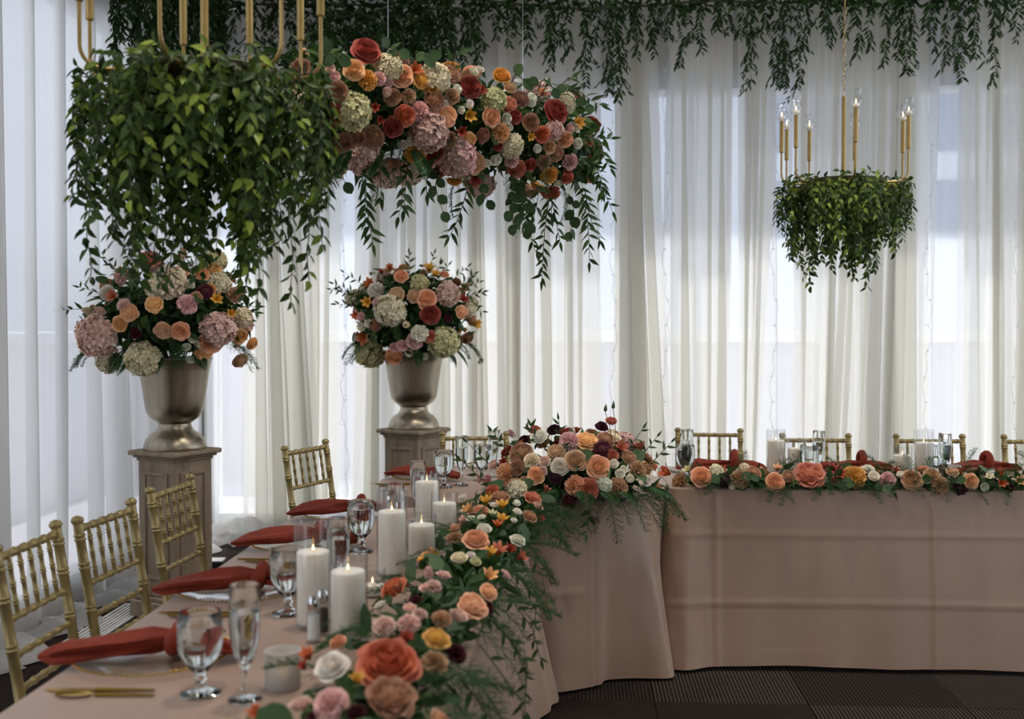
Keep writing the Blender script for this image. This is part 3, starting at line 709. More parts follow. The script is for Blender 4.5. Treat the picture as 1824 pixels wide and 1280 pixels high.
# ------------------------------------------------------------------ flowers: one mesh per kind, pigment from the object's colour
def rev_petal(mb, th, span, rp, zp, rr, nu=6, nv=6, rag=.03):
    ph = rr.uniform(0, 6); tilt = rr.uniform(-.06, .06); vs, ts = [], []
    for j in range(nv + 1):
        v = j / nv
        for i in range(nu + 1):
            u = -1 + 2 * i / nu; ve = v * (1 - .2 * u * u)
            w = span * (.4 + .6 * math.sin(PI / 2 * min(1, v * 1.5)))
            r = rp(ve) * (1 + tilt) + rag * math.sin(3 * u + ph) * v * v + .02 * u * u * v
            vs.append((r * math.cos(th + u * w), r * math.sin(th + u * w), zp(ve) + rag * .6 * math.sin(4 * u + ph * 2) * v)); ts.append(v)
    fs = [(j * (nu + 1) + i, j * (nu + 1) + i + 1, (j + 1) * (nu + 1) + i + 1, (j + 1) * (nu + 1) + i) for j in range(nv) for i in range(nu)]
    mb.add(vs, fs, ts)
ROSE = [(2, 1.7, .12, .92, 0), (3, 1.15, .25, .97, .15), (3, 1.15, .38, .98, .35), (4, .95, .52, .94, .55), (5, .80, .67, .86, .75), (5, .80, .83, .70, .95), (6, .70, .98, .50, 1.1)]
BUD = [(2, 1.7, .2, .95, 0), (3, 1.2, .4, 1.0, .1), (3, 1.2, .6, .98, .3), (4, 1.0, .80, .86, .6), (5, .85, 1.0, .66, .8)]
GARDEN = [(3, .9, .13, .74, .2), (5, .6, .25, .80, .4), (6, .5, .38, .82, .5), (7, .45, .50, .80, .6), (7, .46, .63, .75, .7), (7, .5, .77, .66, .8), (7, .55, .9, .52, .9), (7, .6, 1.0, .38, 1.0)]
def rose_layers(layers, seed, rag):
    rr = random.Random(seed); out = []
    for n, sp, Rk, h, cu in layers:
        a0 = rr.uniform(0, 6)
        for i in range(n):
            m = MB(); Rv = Rk * rr.uniform(.93, 1.06); hv = h * rr.uniform(.95, 1.05)
            rp = lambda v, R=Rv, c=cu: .04 + (R * (1 - .16 * c) - .04) * (1 - (1 - v) ** 1.8) + c * .9 * R * max(0, v - .66) ** 1.7
            zp = lambda v, H=hv, c=cu: H * v ** 1.1 - c * .75 * max(0, v - .72) ** 1.35
            rev_petal(m, a0 + 2 * PI * i / n + rr.uniform(-.12, .12), sp * rr.uniform(.95, 1.12), rp, zp, rr, rag=rag)
            out.append(m)
    return out
def joined(ms, core=True):
    m = MB()
    if core: m.lathe([(.10, .0), (.56, .16), (.66, .36), (.58, .54), (.42, .64), (.22, .71), (0, .73)], 14, None, .55)
    for q in ms: m.add(q.v, q.f, q.t)
    return m
def fib(n, zmin):
    out = []
    for i in range(n):
        z = 1 - (1 - zmin) * (i + .5) / n; r = math.sqrt(max(0, 1 - z * z)); a = i * 2.39996
        out.append(V((r * math.cos(a), r * math.sin(a), z)))
    return out
def m_carnation(seed):
    rr = random.Random(seed); mb = MB().lathe([(0, -.05), (.45, .0), (.5, .25), (.3, .45), (0, .5)], 10, None, .3)
    for d in fib(74, .0):
        d = (d + V((rr.uniform(-.15, .15), rr.uniform(-.15, .15), rr.uniform(-.1, .1)))).normalized()
        sd = d.orthogonal().normalized(); sd = Quaternion(d, rr.uniform(0, 6)) @ sd; nn = d.cross(sd)
        R_ = rr.uniform(.86, 1.02); ph = rr.uniform(0, 6); vs = []; ts = []
        for j in range(4):
            v = j / 3
            for i in range(8):
                u = -1 + 2 * i / 7
                p = d * (R_ * (.15 + .85 * v) * (1 - .10 * u * u * v) * (1 + (.06 if i % 2 else -.03) * (v == 1))) + sd * (u * .27 * v) + nn * (.075 * math.sin(5 * u + ph) * v * v)
                vs.append((p.x, p.y, p.z * .78)); ts.append(v)
        mb.add(vs, [(j * 8 + i, j * 8 + i + 1, j * 8 + 9 + i, j * 8 + 8 + i) for j in range(3) for i in range(7)], ts)
    return mb
def m_hydrangea(seed, n=105):
    rr = random.Random(seed); mb = MB()
    mb.lathe([(0, -.6), (.55, -.5), (.76, -.1), (.74, .3), (.5, .62), (0, .8)], 12, None, .3)
    for d in fib(n, -.35):
        d = (d + V((rr.uniform(-.1, .1), rr.uniform(-.1, .1), 0))).normalized()
        sd = Quaternion(d, rr.uniform(0, 6)) @ d.orthogonal().normalized(); R_ = rr.uniform(.82, .98); c = d * R_; s = rr.uniform(.19, .26)
        nd = (d + V((rr.uniform(-.4, .4), rr.uniform(-.4, .4), rr.uniform(-.4, .4)))).normalized()
        for k in range(4):
            e = Quaternion(nd, PI / 2 * k) @ (sd - nd * sd.dot(nd)).normalized(); f = nd.cross(e); l = rr.uniform(.02, .06)
            w = rr.uniform(.42, .56); tl = rr.uniform(-.02, .05)
            mb.add([c - nd * .03, c + e * s * .35 + f * s * w * .8, c + e * s * .85 + f * s * w + nd * tl, c + e * s * 1.12 + nd * l, c + e * s * .85 - f * s * w + nd * (.03 - tl), c + e * s * .35 - f * s * w * .8, c + e * s * .62 - nd * .03],
                   [(0, 1, 6), (1, 2, 6), (2, 3, 6), (3, 4, 6), (4, 5, 6), (5, 0, 6)], [.1, .4, .85, 1, .85, .4, .5])
    return mb
def m_alstro(seed):
    rr = random.Random(seed); mb = MB().lathe([(0, -.05), (.1, 0), (.12, .1), (0, .14)], 8)
    for k in range(6):
        a = PI / 3 * k + rr.uniform(-.1, .1); op = .75 if k % 2 else .6; wd_ = .24 if k % 2 else .30; vs, ts = [], []
        for j in range(6):
            v = j / 5; r = op * (v ** 1.3) + .05; z = 1.0 * v - .5 * max(0, v - .55) ** 1.5
            w = wd_ * math.sin(PI * (.1 + .86 * v)) ** .8
            for i in range(3):
                u = i - 1; vs.append((r * math.cos(a) - u * w * math.sin(a), r * math.sin(a) + u * w * math.cos(a), z + .06 * abs(u) * v)); ts.append(v)
        mb.add(vs, [(j * 3 + i, j * 3 + i + 1, j * 3 + 4 + i, j * 3 + 3 + i) for j in range(5) for i in range(2)], ts)
    return mb
def m_stock(seed):
    rr = random.Random(seed); mb = MB(); ca = m_small(seed)
    for i in range(16):
        z = .1 + 1.5 * i / 16; a = i * 2.4; r = .34 * (1 - .45 * i / 16)
        s = .36 * (1 - .4 * i / 16); d = V((math.cos(a), math.sin(a), .5)).normalized()
        M = Matrix.Translation((r * math.cos(a), r * math.sin(a), z)) @ d.to_track_quat('Z', 'Y').to_matrix().to_4x4() @ Matrix.Scale(s, 4)
        mb.add(ca.v, ca.f, ca.t, M)
    mb.tube([(0, 0, -.6), (0, 0, 1.5)], .05, 5)
    return mb
def m_small(seed):
    rr = random.Random(seed + 77); mb = MB()
    for d in fib(13, .05):
        sd = Quaternion(d, rr.uniform(0, 6)) @ d.orthogonal().normalized(); nn = d.cross(sd); ph = rr.uniform(0, 6)
        vs = [d * .1]; ts = [0]
        for i in range(5):
            u = -1 + i / 2; vs.append(d * (.95 - .15 * abs(u)) + sd * (.5 * u) + nn * (.15 * math.sin(4 * u + ph))); ts.append(1)
        mb.add(vs, [(0, i, i + 1) for i in range(1, 5)], ts)
    return mb
PROTO = {}
for kind, fn in (('rose', lambda s: joined(rose_layers(ROSE, s, .03))), ('garden_rose', lambda s: joined(rose_layers(GARDEN, s, .05))), ('spray_rose', lambda s: joined(rose_layers(BUD, s, .03))),
                 ('carnation', m_carnation), ('hydrangea', m_hydrangea), ('alstroemeria', m_alstro), ('stock_flower', m_stock)):
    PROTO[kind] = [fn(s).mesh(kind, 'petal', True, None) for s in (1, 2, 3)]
PROTO['lisianthus_bud'] = [MB().lathe([(0, 0), (.35, .15), (.42, .5), (.3, .95), (.12, 1.4), (0, 1.7)], 8).mesh('lisianthus_bud', 'leaf', True, None)]
ALIAS = {'r': 'rose', 'g': 'garden_rose', 'b': 'spray_rose', 'c': 'carnation', 'h': 'hydrangea', 'a': 'alstroemeria', 's': 'stock_flower', 'l': 'lisianthus_bud'}
PAL = dict(rust='#9c321a', orange='#c25a22', coral='#c06644', peach='#e0a06e', apric='#e2a85f', yellow='#d99a14', toffee='#a3704c', brown='#84513a', tan='#bd9165', blush='#dcb3a4', pink='#dda9a4',
           cream='#e3d3ae', green='#cfc78f', white='#e0d9c6', burg='#4d1220', plum='#35101e', bud='#4d5a34')
def colr(c, rr):
    k = rr.uniform(1.0, 1.22); q = hexc(PAL[c]); m_ = sum(q[:3]) / 3; q = [v * .88 + m_ * .12 for v in q[:3]]; return tuple(min(.88, v * k * rr.uniform(.96, 1.04)) for v in q[:3]) + (1,)
FPOS = {}
def bloom(root, kind, p, d, diam, col, rr):
    kn = ALIAS[kind]; me = rr.choice(PROTO[kn])
    q = d.to_track_quat('Z', 'Y') @ Quaternion((0, 0, 1), rr.uniform(0, 6.28))
    r = diam / 2; z0 = {'h': .0, 'c': .1, 's': -.2}.get(kind, .30)
    o = link(kn, me, root, p - d * (r * z0) - V(root.location), q, r, colr(col, rr))
    FPOS.setdefault(root.name, []).append((p.copy(), r))
    return o
def big_rose(root, p, d, diam, col, rr, layers=ROSE, rag=.03, seed=5):
    q = d.to_track_quat('Z', 'Y'); r = diam / 2; ms = rose_layers(layers, seed, rag); c = colr(col, rr)
    n_in = sum(l[0] for l in layers[:3])
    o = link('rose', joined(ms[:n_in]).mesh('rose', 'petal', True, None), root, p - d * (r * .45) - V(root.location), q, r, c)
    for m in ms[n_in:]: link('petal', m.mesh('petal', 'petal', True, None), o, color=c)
    FPOS.setdefault(root.name, []).append((p.copy(), r)); return o

# ---- shapes the flowers sit on
def grad(sdf, p, e=.004):
    g = V((sdf(p + V((e, 0, 0))) - sdf(p - V((e, 0, 0))), sdf(p + V((0, e, 0))) - sdf(p - V((0, e, 0))), sdf(p + V((0, 0, e))) - sdf(p - V((0, 0, e)))))
    return g.normalized() if g.length > 1e-9 else V((0, 0, 1))
def hit(x, y, sdf, t0=1.2, t1=8):
    d = ray(x, y); best = (9, None); t_ = t0
    while t_ < t1:
        p = EYE + d * t_; s = sdf(p)
        if s < best[0]: best = (s, p)
        if s < .002: break
        t_ += max(.004, s * .7)
    p = best[1]; return p, grad(sdf, p)
def capsule(a, b, r, sz=1.0):
    a, b = V(a), V(b); S = V((1, 1, 1 / sz))
    A, B = a * S, b * S; AB = B - A; L = AB.length_squared
    def f(p):
        q = V((p.x, p.y, p.z / sz)); h = max(0, min(1, (q - A).dot(AB) / L)); return ((q - A - AB * h).length - r) * min(1, sz)
    return f
def ellipsoid(c, rx, ry, rz):
    c = V(c); m = min(rx, ry, rz)
    def f(p):
        q = p - c; k = math.sqrt((q.x / rx) ** 2 + (q.y / ry) ** 2 + (q.z / rz) ** 2); return (k - 1) * m if k > 1e-6 else -m
    return f
def project(p, sdf, n=5):
    for _ in range(n): p = p - grad(sdf, p) * sdf(p)
    return p

# ---- leaves
def leaf_mesh(name, w, fold=.12, curl=.18, tip=1.0, round_=False, nv=5):
    vs, fs = [], []
    for j in range(nv + 1):
        v = j / nv
        ww = w / 2 * ((math.sin(PI * v) ** .55) if round_ else (math.sin(PI * v ** .75) ** 1.0 * (1 - .35 * v)))
        z = -curl * v * v
        vs += [(-ww, v, z + fold * ww), (0, v, z), (ww, v, z + fold * ww)]
    for j in range(nv):
        b = j * 3; fs += [(b, b + 1, b + 4, b + 3), (b + 1, b + 2, b + 5, b + 4)]
    return MB().add(vs, fs)
LEAF = {'ruscus': leaf_mesh('r', .30, .3, .15), 'euc': leaf_mesh('e', .82, .15, .1, round_=True), 'ivy': leaf_mesh('i', .52, .35, .22), 'long': leaf_mesh('l', .36, .25, .2)}
LEAF_ME = {k: v.mesh('leaf', 'leaf', True, None) for k, v in LEAF.items()}
LC = {'ruscus': ('#2c4626', '#3c5a30', '#24391f'), 'euc': ('#3c5536', '#4a6444', '#2f472c'), 'ivy': ('#324818', '#445b20', '#9cab42', '#28390f', '#3c531e', '#748632', '#2f4414'), 'long': ('#2c4526', '#3e5b33', '#233c20')}
def frame(d, nrm):
    y = d.normalized(); x = y.cross(nrm)
    x = x.normalized() if x.length > 1e-6 else y.orthogonal().normalized()
    z = x.cross(y); return Matrix((x, y, z)).transposed()
def leaf(parent, org, kind, p, d, nrm, ln, rr):
    q = frame(d, nrm).to_quaternion()
    return link('leaf', LEAF_ME[kind], parent, p - org, q, ln, hexc(rr.choice(LC[kind])))
def mb_leaf(mb, p, d, nrm, ln, w, rr):
    y = d.normalized(); x = y.cross(nrm)
    x = x.normalized() if x.length > 1e-6 else y.orthogonal().normalized()
    z = x.cross(y); h = w * ln / 2; t_ = min(1, max(0, rr.gauss(.42, .26)))
    a, b, c = p, p + y * ln * .38 - z * ln * .03, p + y * ln
    mb.add([a, b - x * h + z * h * .35, b, b + x * h + z * h * .35, c - z * ln * .16, p + y * ln * .72 - x * h * .62, p + y * ln * .72 + x * h * .62],
           [(0, 2, 1), (0, 3, 2), (1, 2, 4, 5), (2, 3, 6, 4)], t_)
def sprig(root, pts, kind, ln, gap, rr, as_parts=True, name='sprig', spread=.8, mb=None):
    """a stem with leaves; returns the stem object, its leaves being sub-parts"""
    org = V(root.location); pts = [V(p) for p in pts]
    fine = []
    for k in range(len(pts) - 1):
        for i in range(4): fine.append(pts[k].lerp(pts[k + 1], i / 4))
    fine.append(pts[-1])
    st = link(name, MB().tube([p - org for p in fine], [.0022 - .0012 * i / len(fine) for i in range(len(fine))], 5, cap=False).mesh(name, 'stem', True, None), root)
    L = 0; nxt = gap * .5; k = 0
    for a, b in zip(fine, fine[1:]):
        sl_ = (b - a).length
        while nxt <= L + sl_:
            p = a.lerp(b, (nxt - L) / sl_); tg = (b - a).normalized()
            sd = Quaternion(tg, (k % 2) * PI + rr.uniform(-.7, .7)) @ tg.cross(-FW if abs(tg.dot(FW)) < .9 else UP).normalized()
            d = (tg * (1 - spread * .55) * rr.uniform(.6, 1.5) + sd * spread * rr.uniform(.6, 1.1) + V((rr.uniform(-.25, .25), rr.uniform(-.25, .25), rr.uniform(-.3, .1)))).normalized()
            if rr.random() < .12: k += 1; nxt += gap; continue
            leaf(st, org, kind, p, d, (-FW + V((rr.uniform(-.7, .7), rr.uniform(-.7, .7), rr.uniform(-.2, .9)))).normalized(), ln * rr.uniform(.75, 1.2), rr)
            k += 1; nxt += gap * rr.uniform(.8, 1.2)
        L += sl_
    tg = (fine[-1] - fine[-2]).normalized(); leaf(st, org, kind, fine[-1], tg, -FW, ln * .9, rr)
    return st
# fern fronds and feathery asparagus sprays
def m_frond(seed):
    rr = random.Random(seed); mb = MB(); pts = [V((0, v, .25 * v - .45 * v * v)) for v in [i / 10 for i in range(11)]]
    mb.tube(pts, .008, 4, cap=False)
    for i in range(2, 30):
        v = i / 30; p = V((0, v, .25 * v - .45 * v * v)); l = .24 * math.sin(PI * (.15 + .83 * v)) + .02
        for s in (-1, 1): mb_leaf(mb, p, V((s, .45, -.1)), V((0, 0, 1)), l, .26, rr)
    return mb
def m_plumosa(seed):
    rr = random.Random(seed); mb = MB(); cur_ = [V((0, v, .22 * v - .5 * v * v)) for v in [i / 8 for i in range(9)]]
    mb.tube(cur_, .006, 3, cap=False, tint=.2)
    for i in range(1, 22):
        v = i / 22; p = V((0, v, .22 * v - .5 * v * v)); L_ = .34 * (1 - .75 * v) * rr.uniform(.7, 1.2)
        for s in (-1, 1):
            d = V((s * rr.uniform(.6, 1), rr.uniform(.4, 1), rr.uniform(-.35, .35))).normalized()
            e = p + d * L_; mb.tube([p, e], .0035, 3, cap=False, tint=.3)
            for k in range(8):
                q = p.lerp(e, (k + 1) / 8.5); dd = (d * .5 + V((rr.uniform(-1, 1), rr.uniform(-.6, 1), rr.uniform(-1, 1)))).normalized(); x = dd.orthogonal().normalized() * .0045
                l = .085 * rr.uniform(.6, 1.2); mb.add([q - x, q + x, q + dd * l], [(0, 1, 2)], rr.uniform(.1, .8))
    return mb
FROND = [m_frond(s).mesh('fern_frond', 'fern', False) for s in (1, 2)]
PLUM = [m_plumosa(s).mesh('asparagus_fern', 'fern', False) for s in (1, 2, 3)]
def spray(root, kind, p, d, ln, rr, nrm=None):
    me = rr.choice(FROND if kind == 'fern_frond' else PLUM)
    return link(kind, me, root, p - V(root.location), frame(d, nrm or V((rr.uniform(-.3, .3), rr.uniform(-.3, .3), 1))).to_quaternion(), ln)

def stuff_core(root, sdf, box, n, rr, ln=.06, inset=.03, mat='foliage'):
    """the dense green filling between the stems: too many small leaves to count"""
    mb = MB(); org = V(root.location); k = 0; tries = 0
    while k < n and tries < n * 30:
        tries += 1
        p = V((rr.uniform(*box[0]), rr.uniform(*box[1]), rr.uniform(*box[2]))); s = sdf(p)
        if -.12 < s < -inset * .2 and p.z > .768:
            g = grad(sdf, p); d = (g * .5 + V((rr.uniform(-1, 1), rr.uniform(-1, 1), rr.uniform(-1, .6)))).normalized()
            mb_leaf(mb, p - org - g * inset, d, (g + V((rr.uniform(-.6, .6), rr.uniform(-.6, .6), rr.uniform(-.3, .6)))).normalized(), ln * rr.uniform(.7, 1.3), .5, rr); k += 1
    o = link('foliage', mb.mesh('foliage', mat, True, None), root); o['kind'] = 'stuff'; return o
def from_list(root, sdf, items, ox, oy, sc, rr, up=.15, dscale=1.15):
    for it in items:
        kd, x, y, dm, c = it[:5]
        p, nn = hit(ox + x / sc, oy + y / sc, sdf); depth = (p - EYE).dot(FW)
        d = (nn + (-FW) * .65 + V((0, 0, up)) + V((rr.uniform(-.2, .2), rr.uniform(-.2, .2), rr.uniform(-.15, .15)))).normalized()
        bloom(root, kd, p, d, dm / sc * depth / F * dscale, c, rr)
def fill(root, sdf, box, n, rr, kinds, zmin=None, cond=None, sep=.8):
    k = tries = 0; L = FPOS.setdefault(root.name, [])
    while k < n and tries < n * 60:
        tries += 1
        p = project(V((rr.uniform(*box[0]), rr.uniform(*box[1]), rr.uniform(*box[2]))), sdf)
        if zmin is not None and p.z < zmin: continue
        if cond and not cond(p): continue
        kd, c, dm = rr.choice(kinds); r = dm / 2 * rr.uniform(.85, 1.15)
        if any((q - p).length < (r + s) * sep for q, s in L): continue
        d = (grad(sdf, p) + V((rr.uniform(-.25, .25), rr.uniform(-.25, .25), rr.uniform(-.1, .3)))).normalized()
        bloom(root, kd, p, d, r * 2, c, rr); k += 1
def leaves_on(root, sdf, box, n, rr, kinds, ln, zmin=None, out=.02, lo=.4):
    k = tries = 0; org = V(root.location)
    while k < n and tries < n * 40:
        tries += 1
        p = project(V((rr.uniform(*box[0]), rr.uniform(*box[1]), rr.uniform(*box[2]))), sdf)
        if zmin is not None and p.z < zmin: continue
        g = grad(sdf, p); tg = (g.orthogonal().normalized()); tg = Quaternion(g, rr.uniform(0, 6.28)) @ tg
        d = (g * rr.uniform(lo, 1.1) + tg).normalized()
        leaf(root, org, rr.choice(kinds), p - g * .02 + g * out * rr.random(), d, (g + V((rr.uniform(-.4, .4), rr.uniform(-.4, .4), .3))).normalized(), ln * rr.uniform(.75, 1.25), rr); k += 1

# ------------------------------------------------------------------ hanging flower cloud
A_, B_ = V((-.83, 3.42, 2.215)), V((-.06, 4.36, 2.20))
rr = random.Random(21)
hang = thing('hanging_flower_cloud', 'long cloud of roses and hydrangeas hanging above the near table', 'flowers', (-.44, 3.9, 2.0))
sd = capsule(A_, B_, .205)
box = ((-1.1, .22), (3.1, 4.65), (1.95, 2.46))
ITEMS = [('r', 480, 148, 132, 'rust'), ('r', 292, 450, 130, 'rust'), ('r', 610, 520, 96, 'rust'), ('r', 668, 462, 104, 'orange'), ('r', 992, 320, 110, 'rust'), ('r', 1415, 445, 124, 'rust'), ('r', 812, 640, 96, 'rust'), ('r', 1213, 465, 76, 'rust'), ('g', 1185, 410, 78, 'coral'),
 ('r', 418, 238, 102, 'apric'), ('c', 485, 285, 90, 'yellow'), ('g', 752, 285, 80, 'yellow'), ('c', 803, 322, 80, 'yellow'), ('b', 1150, 270, 80, 'yellow'), ('g', 725, 645, 96, 'yellow'), ('g', 985, 585, 75, 'apric'), ('a', 985, 460, 80, 'yellow'), ('c', 1385, 755, 82, 'yellow'), ('a', 1525, 500, 76, 'yellow'), ('a', 1290, 565, 50, 'yellow'),
 ('r', 655, 268, 108, 'peach'), ('g', 872, 465, 100, 'peach'), ('r', 1098, 470, 92, 'peach'), ('c', 1145, 545, 86, 'apric'), ('r', 1350, 555, 78, 'orange'), ('r', 1465, 580, 78, 'peach'), ('r', 1225, 725, 86, 'coral'), ('c', 1395, 840, 84, 'coral'), ('a', 1020, 770, 74, 'rust'), ('a', 720, 240, 84, 'orange'),
 ('r', 340, 340, 92, 'toffee'), ('r', 155, 230, 92, 'toffee'), ('r', 610, 370, 82, 'toffee'), ('g', 815, 380, 92, 'toffee'), ('g', 508, 572, 102, 'toffee'), ('r', 365, 592, 96, 'toffee'), ('r', 435, 575, 82, 'toffee'), ('r', 880, 580, 82, 'toffee'), ('g', 650, 185, 78, 'brown'), ('g', 900, 258, 82, 'toffee'), ('r', 1295, 495, 84, 'toffee'), ('g', 1420, 650, 72, 'toffee'), ('r', 1385, 615, 66, 'tan'), ('c', 1360, 690, 68, 'tan'), ('g', 1245, 380, 78, 'brown'), ('g', 1010, 700, 104, 'tan'), ('g', 840, 740, 68, 'brown'), ('c', 690, 365, 66, 'tan'), ('c', 905, 368, 72, 'tan'), ('c', 225, 355, 84, 'tan'), ('g', 1060, 560, 64, 'brown'),
 ('h', 412, 440, 150, 'green'), ('h', 590, 225, 112, 'cream'), ('h', 815, 280, 130, 'cream'), ('h', 1110, 385, 104, 'green'), ('h', 785, 540, 162, 'blush'), ('h', 925, 665, 162, 'pink'), ('h', 460, 660, 150, 'blush'), ('h', 1195, 610, 104, 'cream'), ('h', 1410, 535, 80, 'blush'), ('h', 1460, 400, 92, 'cream'), ('h', 150, 390, 120, 'cream'),
 ('c', 745, 440, 82, 'pink'), ('c', 1200, 680, 68, 'pink'), ('c', 545, 280, 62, 'pink'), ('c', 1490, 690, 72, 'pink'),
 ('b', 325, 265, 46, 'blush'), ('b', 590, 300, 40, 'blush'), ('b', 580, 345, 42, 'blush'), ('b', 1010, 245, 42, 'white'), ('b', 1042, 235, 38, 'white'), ('b', 1300, 375, 44, 'white'), ('b', 1296, 398, 40, 'white'), ('b', 990, 405, 38, 'white'), ('b', 1175, 475, 46, 'white'), ('b', 660, 605, 46, 'white'), ('b', 697, 590, 42, 'white'), ('b', 1120, 680, 50, 'white'), ('b', 1075, 695, 38, 'white'), ('b', 1325, 625, 38, 'white'), ('b', 1525, 600, 46, 'white'), ('b', 1485, 525, 42, 'blush'), ('b', 1520, 525, 38, 'white'), ('b', 870, 400, 28, 'white'), ('r', 180, 435, 66, 'blush'), ('b', 300, 230, 42, 'blush'), ('b', 1190, 520, 30, 'white'), ('b', 950, 435, 32, 'white'), ('b', 930, 330, 40, 'white'), ('b', 1430, 795, 36, 'white'),
 ('a', 520, 420, 56, 'rust'), ('a', 950, 540, 64, 'rust'), ('a', 1045, 340, 66, 'rust'), ('r', 1290, 705, 62, 'rust'), ('a', 620, 690, 84, 'coral'), ('b', 1130, 610, 46, 'rust'), ('r', 1475, 770, 60, 'coral'), ('a', 1470, 730, 60, 'rust'), ('a', 545, 480, 50, 'rust'), ('a', 1580, 590, 60, 'orange'), ('b', 1355, 350, 46, 'peach'), ('g', 1195, 320, 60, 'tan')]
from_list(hang, sd, ITEMS, 480, 40, 2.783, rr, up=.0, dscale=1.27)
KINDS = [('r', 'toffee', .08), ('r', 'peach', .085), ('h', 'cream', .12), ('c', 'tan', .07), ('g', 'rust', .08), ('b', 'white', .04), ('c', 'yellow', .07), ('a', 'orange', .06), ('h', 'blush', .12)]
fill(hang, sd, box, 60, rr, KINDS, cond=lambda p: p.y > A_.y + (p.x - A_.x) * (B_.y - A_.y) / (B_.x - A_.x) and p.x > -.9, sep=.75)
stuff_core(hang, sd, box, 2600, rr, .06, .055)
leaves_on(hang, sd, box, 46, rr, ['long', 'euc', 'long'], .05, out=.0)
def C2(x, y): return 480 + x / 2.783, 40 + y / 2.783
def dangle(root, sdf, a, b, kind, ln, gap, conv, bulge=0):
    p0, nn = hit(*conv(*a), sdf); Y = p0.y
    p1 = Wy(*conv(*b), Y - .03); mid = p0.lerp(p1, .5) + V((bulge, -.02, .02))
    sprig(root, [p0, p0.lerp(mid, .5) + V((0, -.01, .01)), mid, mid.lerp(p1, .5) + V((bulge * .2, 0, -.005)), p1], kind, ln, gap, rr)
for a, b, kd in (((480, 690), (512, 1095), 'r'), ((440, 700), (475, 1010), 'r'), ((560, 700), (555, 870), 'l'), ((640, 700), (640, 960), 'l'), ((690, 700), (665, 930), 'l'), ((1000, 790), (892, 1060), 'r'), ((850, 740), (860, 935), 'e'), ((1070, 790), (1080, 880), 'e'),
                 ((1230, 780), (1215, 890), 'e'), ((1260, 790), (1272, 1020), 'e'), ((1250, 800), (1205, 1000), 'e'), ((1270, 850), (1322, 1140), 'r'), ((1390, 850), (1350, 1275), 'r'), ((1380, 850), (1440, 1085), 'r'), ((1480, 850), (1490, 1035), 'e'), ((1530, 800), (1585, 1185), 'r'), ((1560, 820), (1640, 1080), 'r'), ((1600, 700), (1700, 935), 'r'), ((1560, 560), (1690, 720), 'r'),
                 ((1560, 620), (1690, 575), 'r'), ((1450, 350), (1645, 410), 'r'), ((1430, 360), (1500, 275), 'l'), ((910, 240), (950, 150), 'l'), ((1330, 340), (1370, 290), 'l'), ((300, 660), (285, 860), 'r'), ((360, 660), (375, 790), 'e'), ((200, 640), (180, 1000), 'l'), ((150, 640), (120, 880), 'l'), ((720, 200), (790, 160), 'e'), ((570, 170), (640, 140), 'e'), ((1200, 300), (1280, 285), 'e'),
                 ((1350, 360), (1420, 325), 'e'), ((250, 210), (340, 180), 'e'), ((1500, 420), (1560, 420), 'e'), ((1600, 800), (1650, 840), 'l'), ((1320, 800), (1310, 960), 'l'), ((1440, 840), (1400, 960), 'l'), ((820, 740), (780, 850), 'l')):
    k = {'r': ('ruscus', .052, .014), 'l': ('long', .05, .02), 'e': ('euc', .047, .03)}[kd]
    dangle(hang, sd, a, b, k[0], k[1], k[2], C2, rr.uniform(-.02, .02))
for i in range(10):
    p = project(V((rr.uniform(-1, .1), rr.uniform(3.2, 4.6), 1.98)), sd); spray(hang, 'asparagus_fern', p, V((rr.uniform(-.5, .5), rr.uniform(-.6, .1), -1)), rr.uniform(.14, .22), rr)
for i in range(6):
    p = project(V((-.9 + .1 * i, 3.25 + .07 * i, 2.0)), sd); spray(hang, 'fern_frond', p, V((rr.uniform(-.6, .6), -.5, -.7)), rr.uniform(.09, .14), rr)
wire = MB()
for q in (A_.lerp(B_, .25), A_.lerp(B_, .8)): wire.tube([q - V(hang.location), V((q.x, q.y, 3.72)) - V(hang.location)], .0012, 4)
link('wire', wire.mesh('wire', 'chrome'), hang)

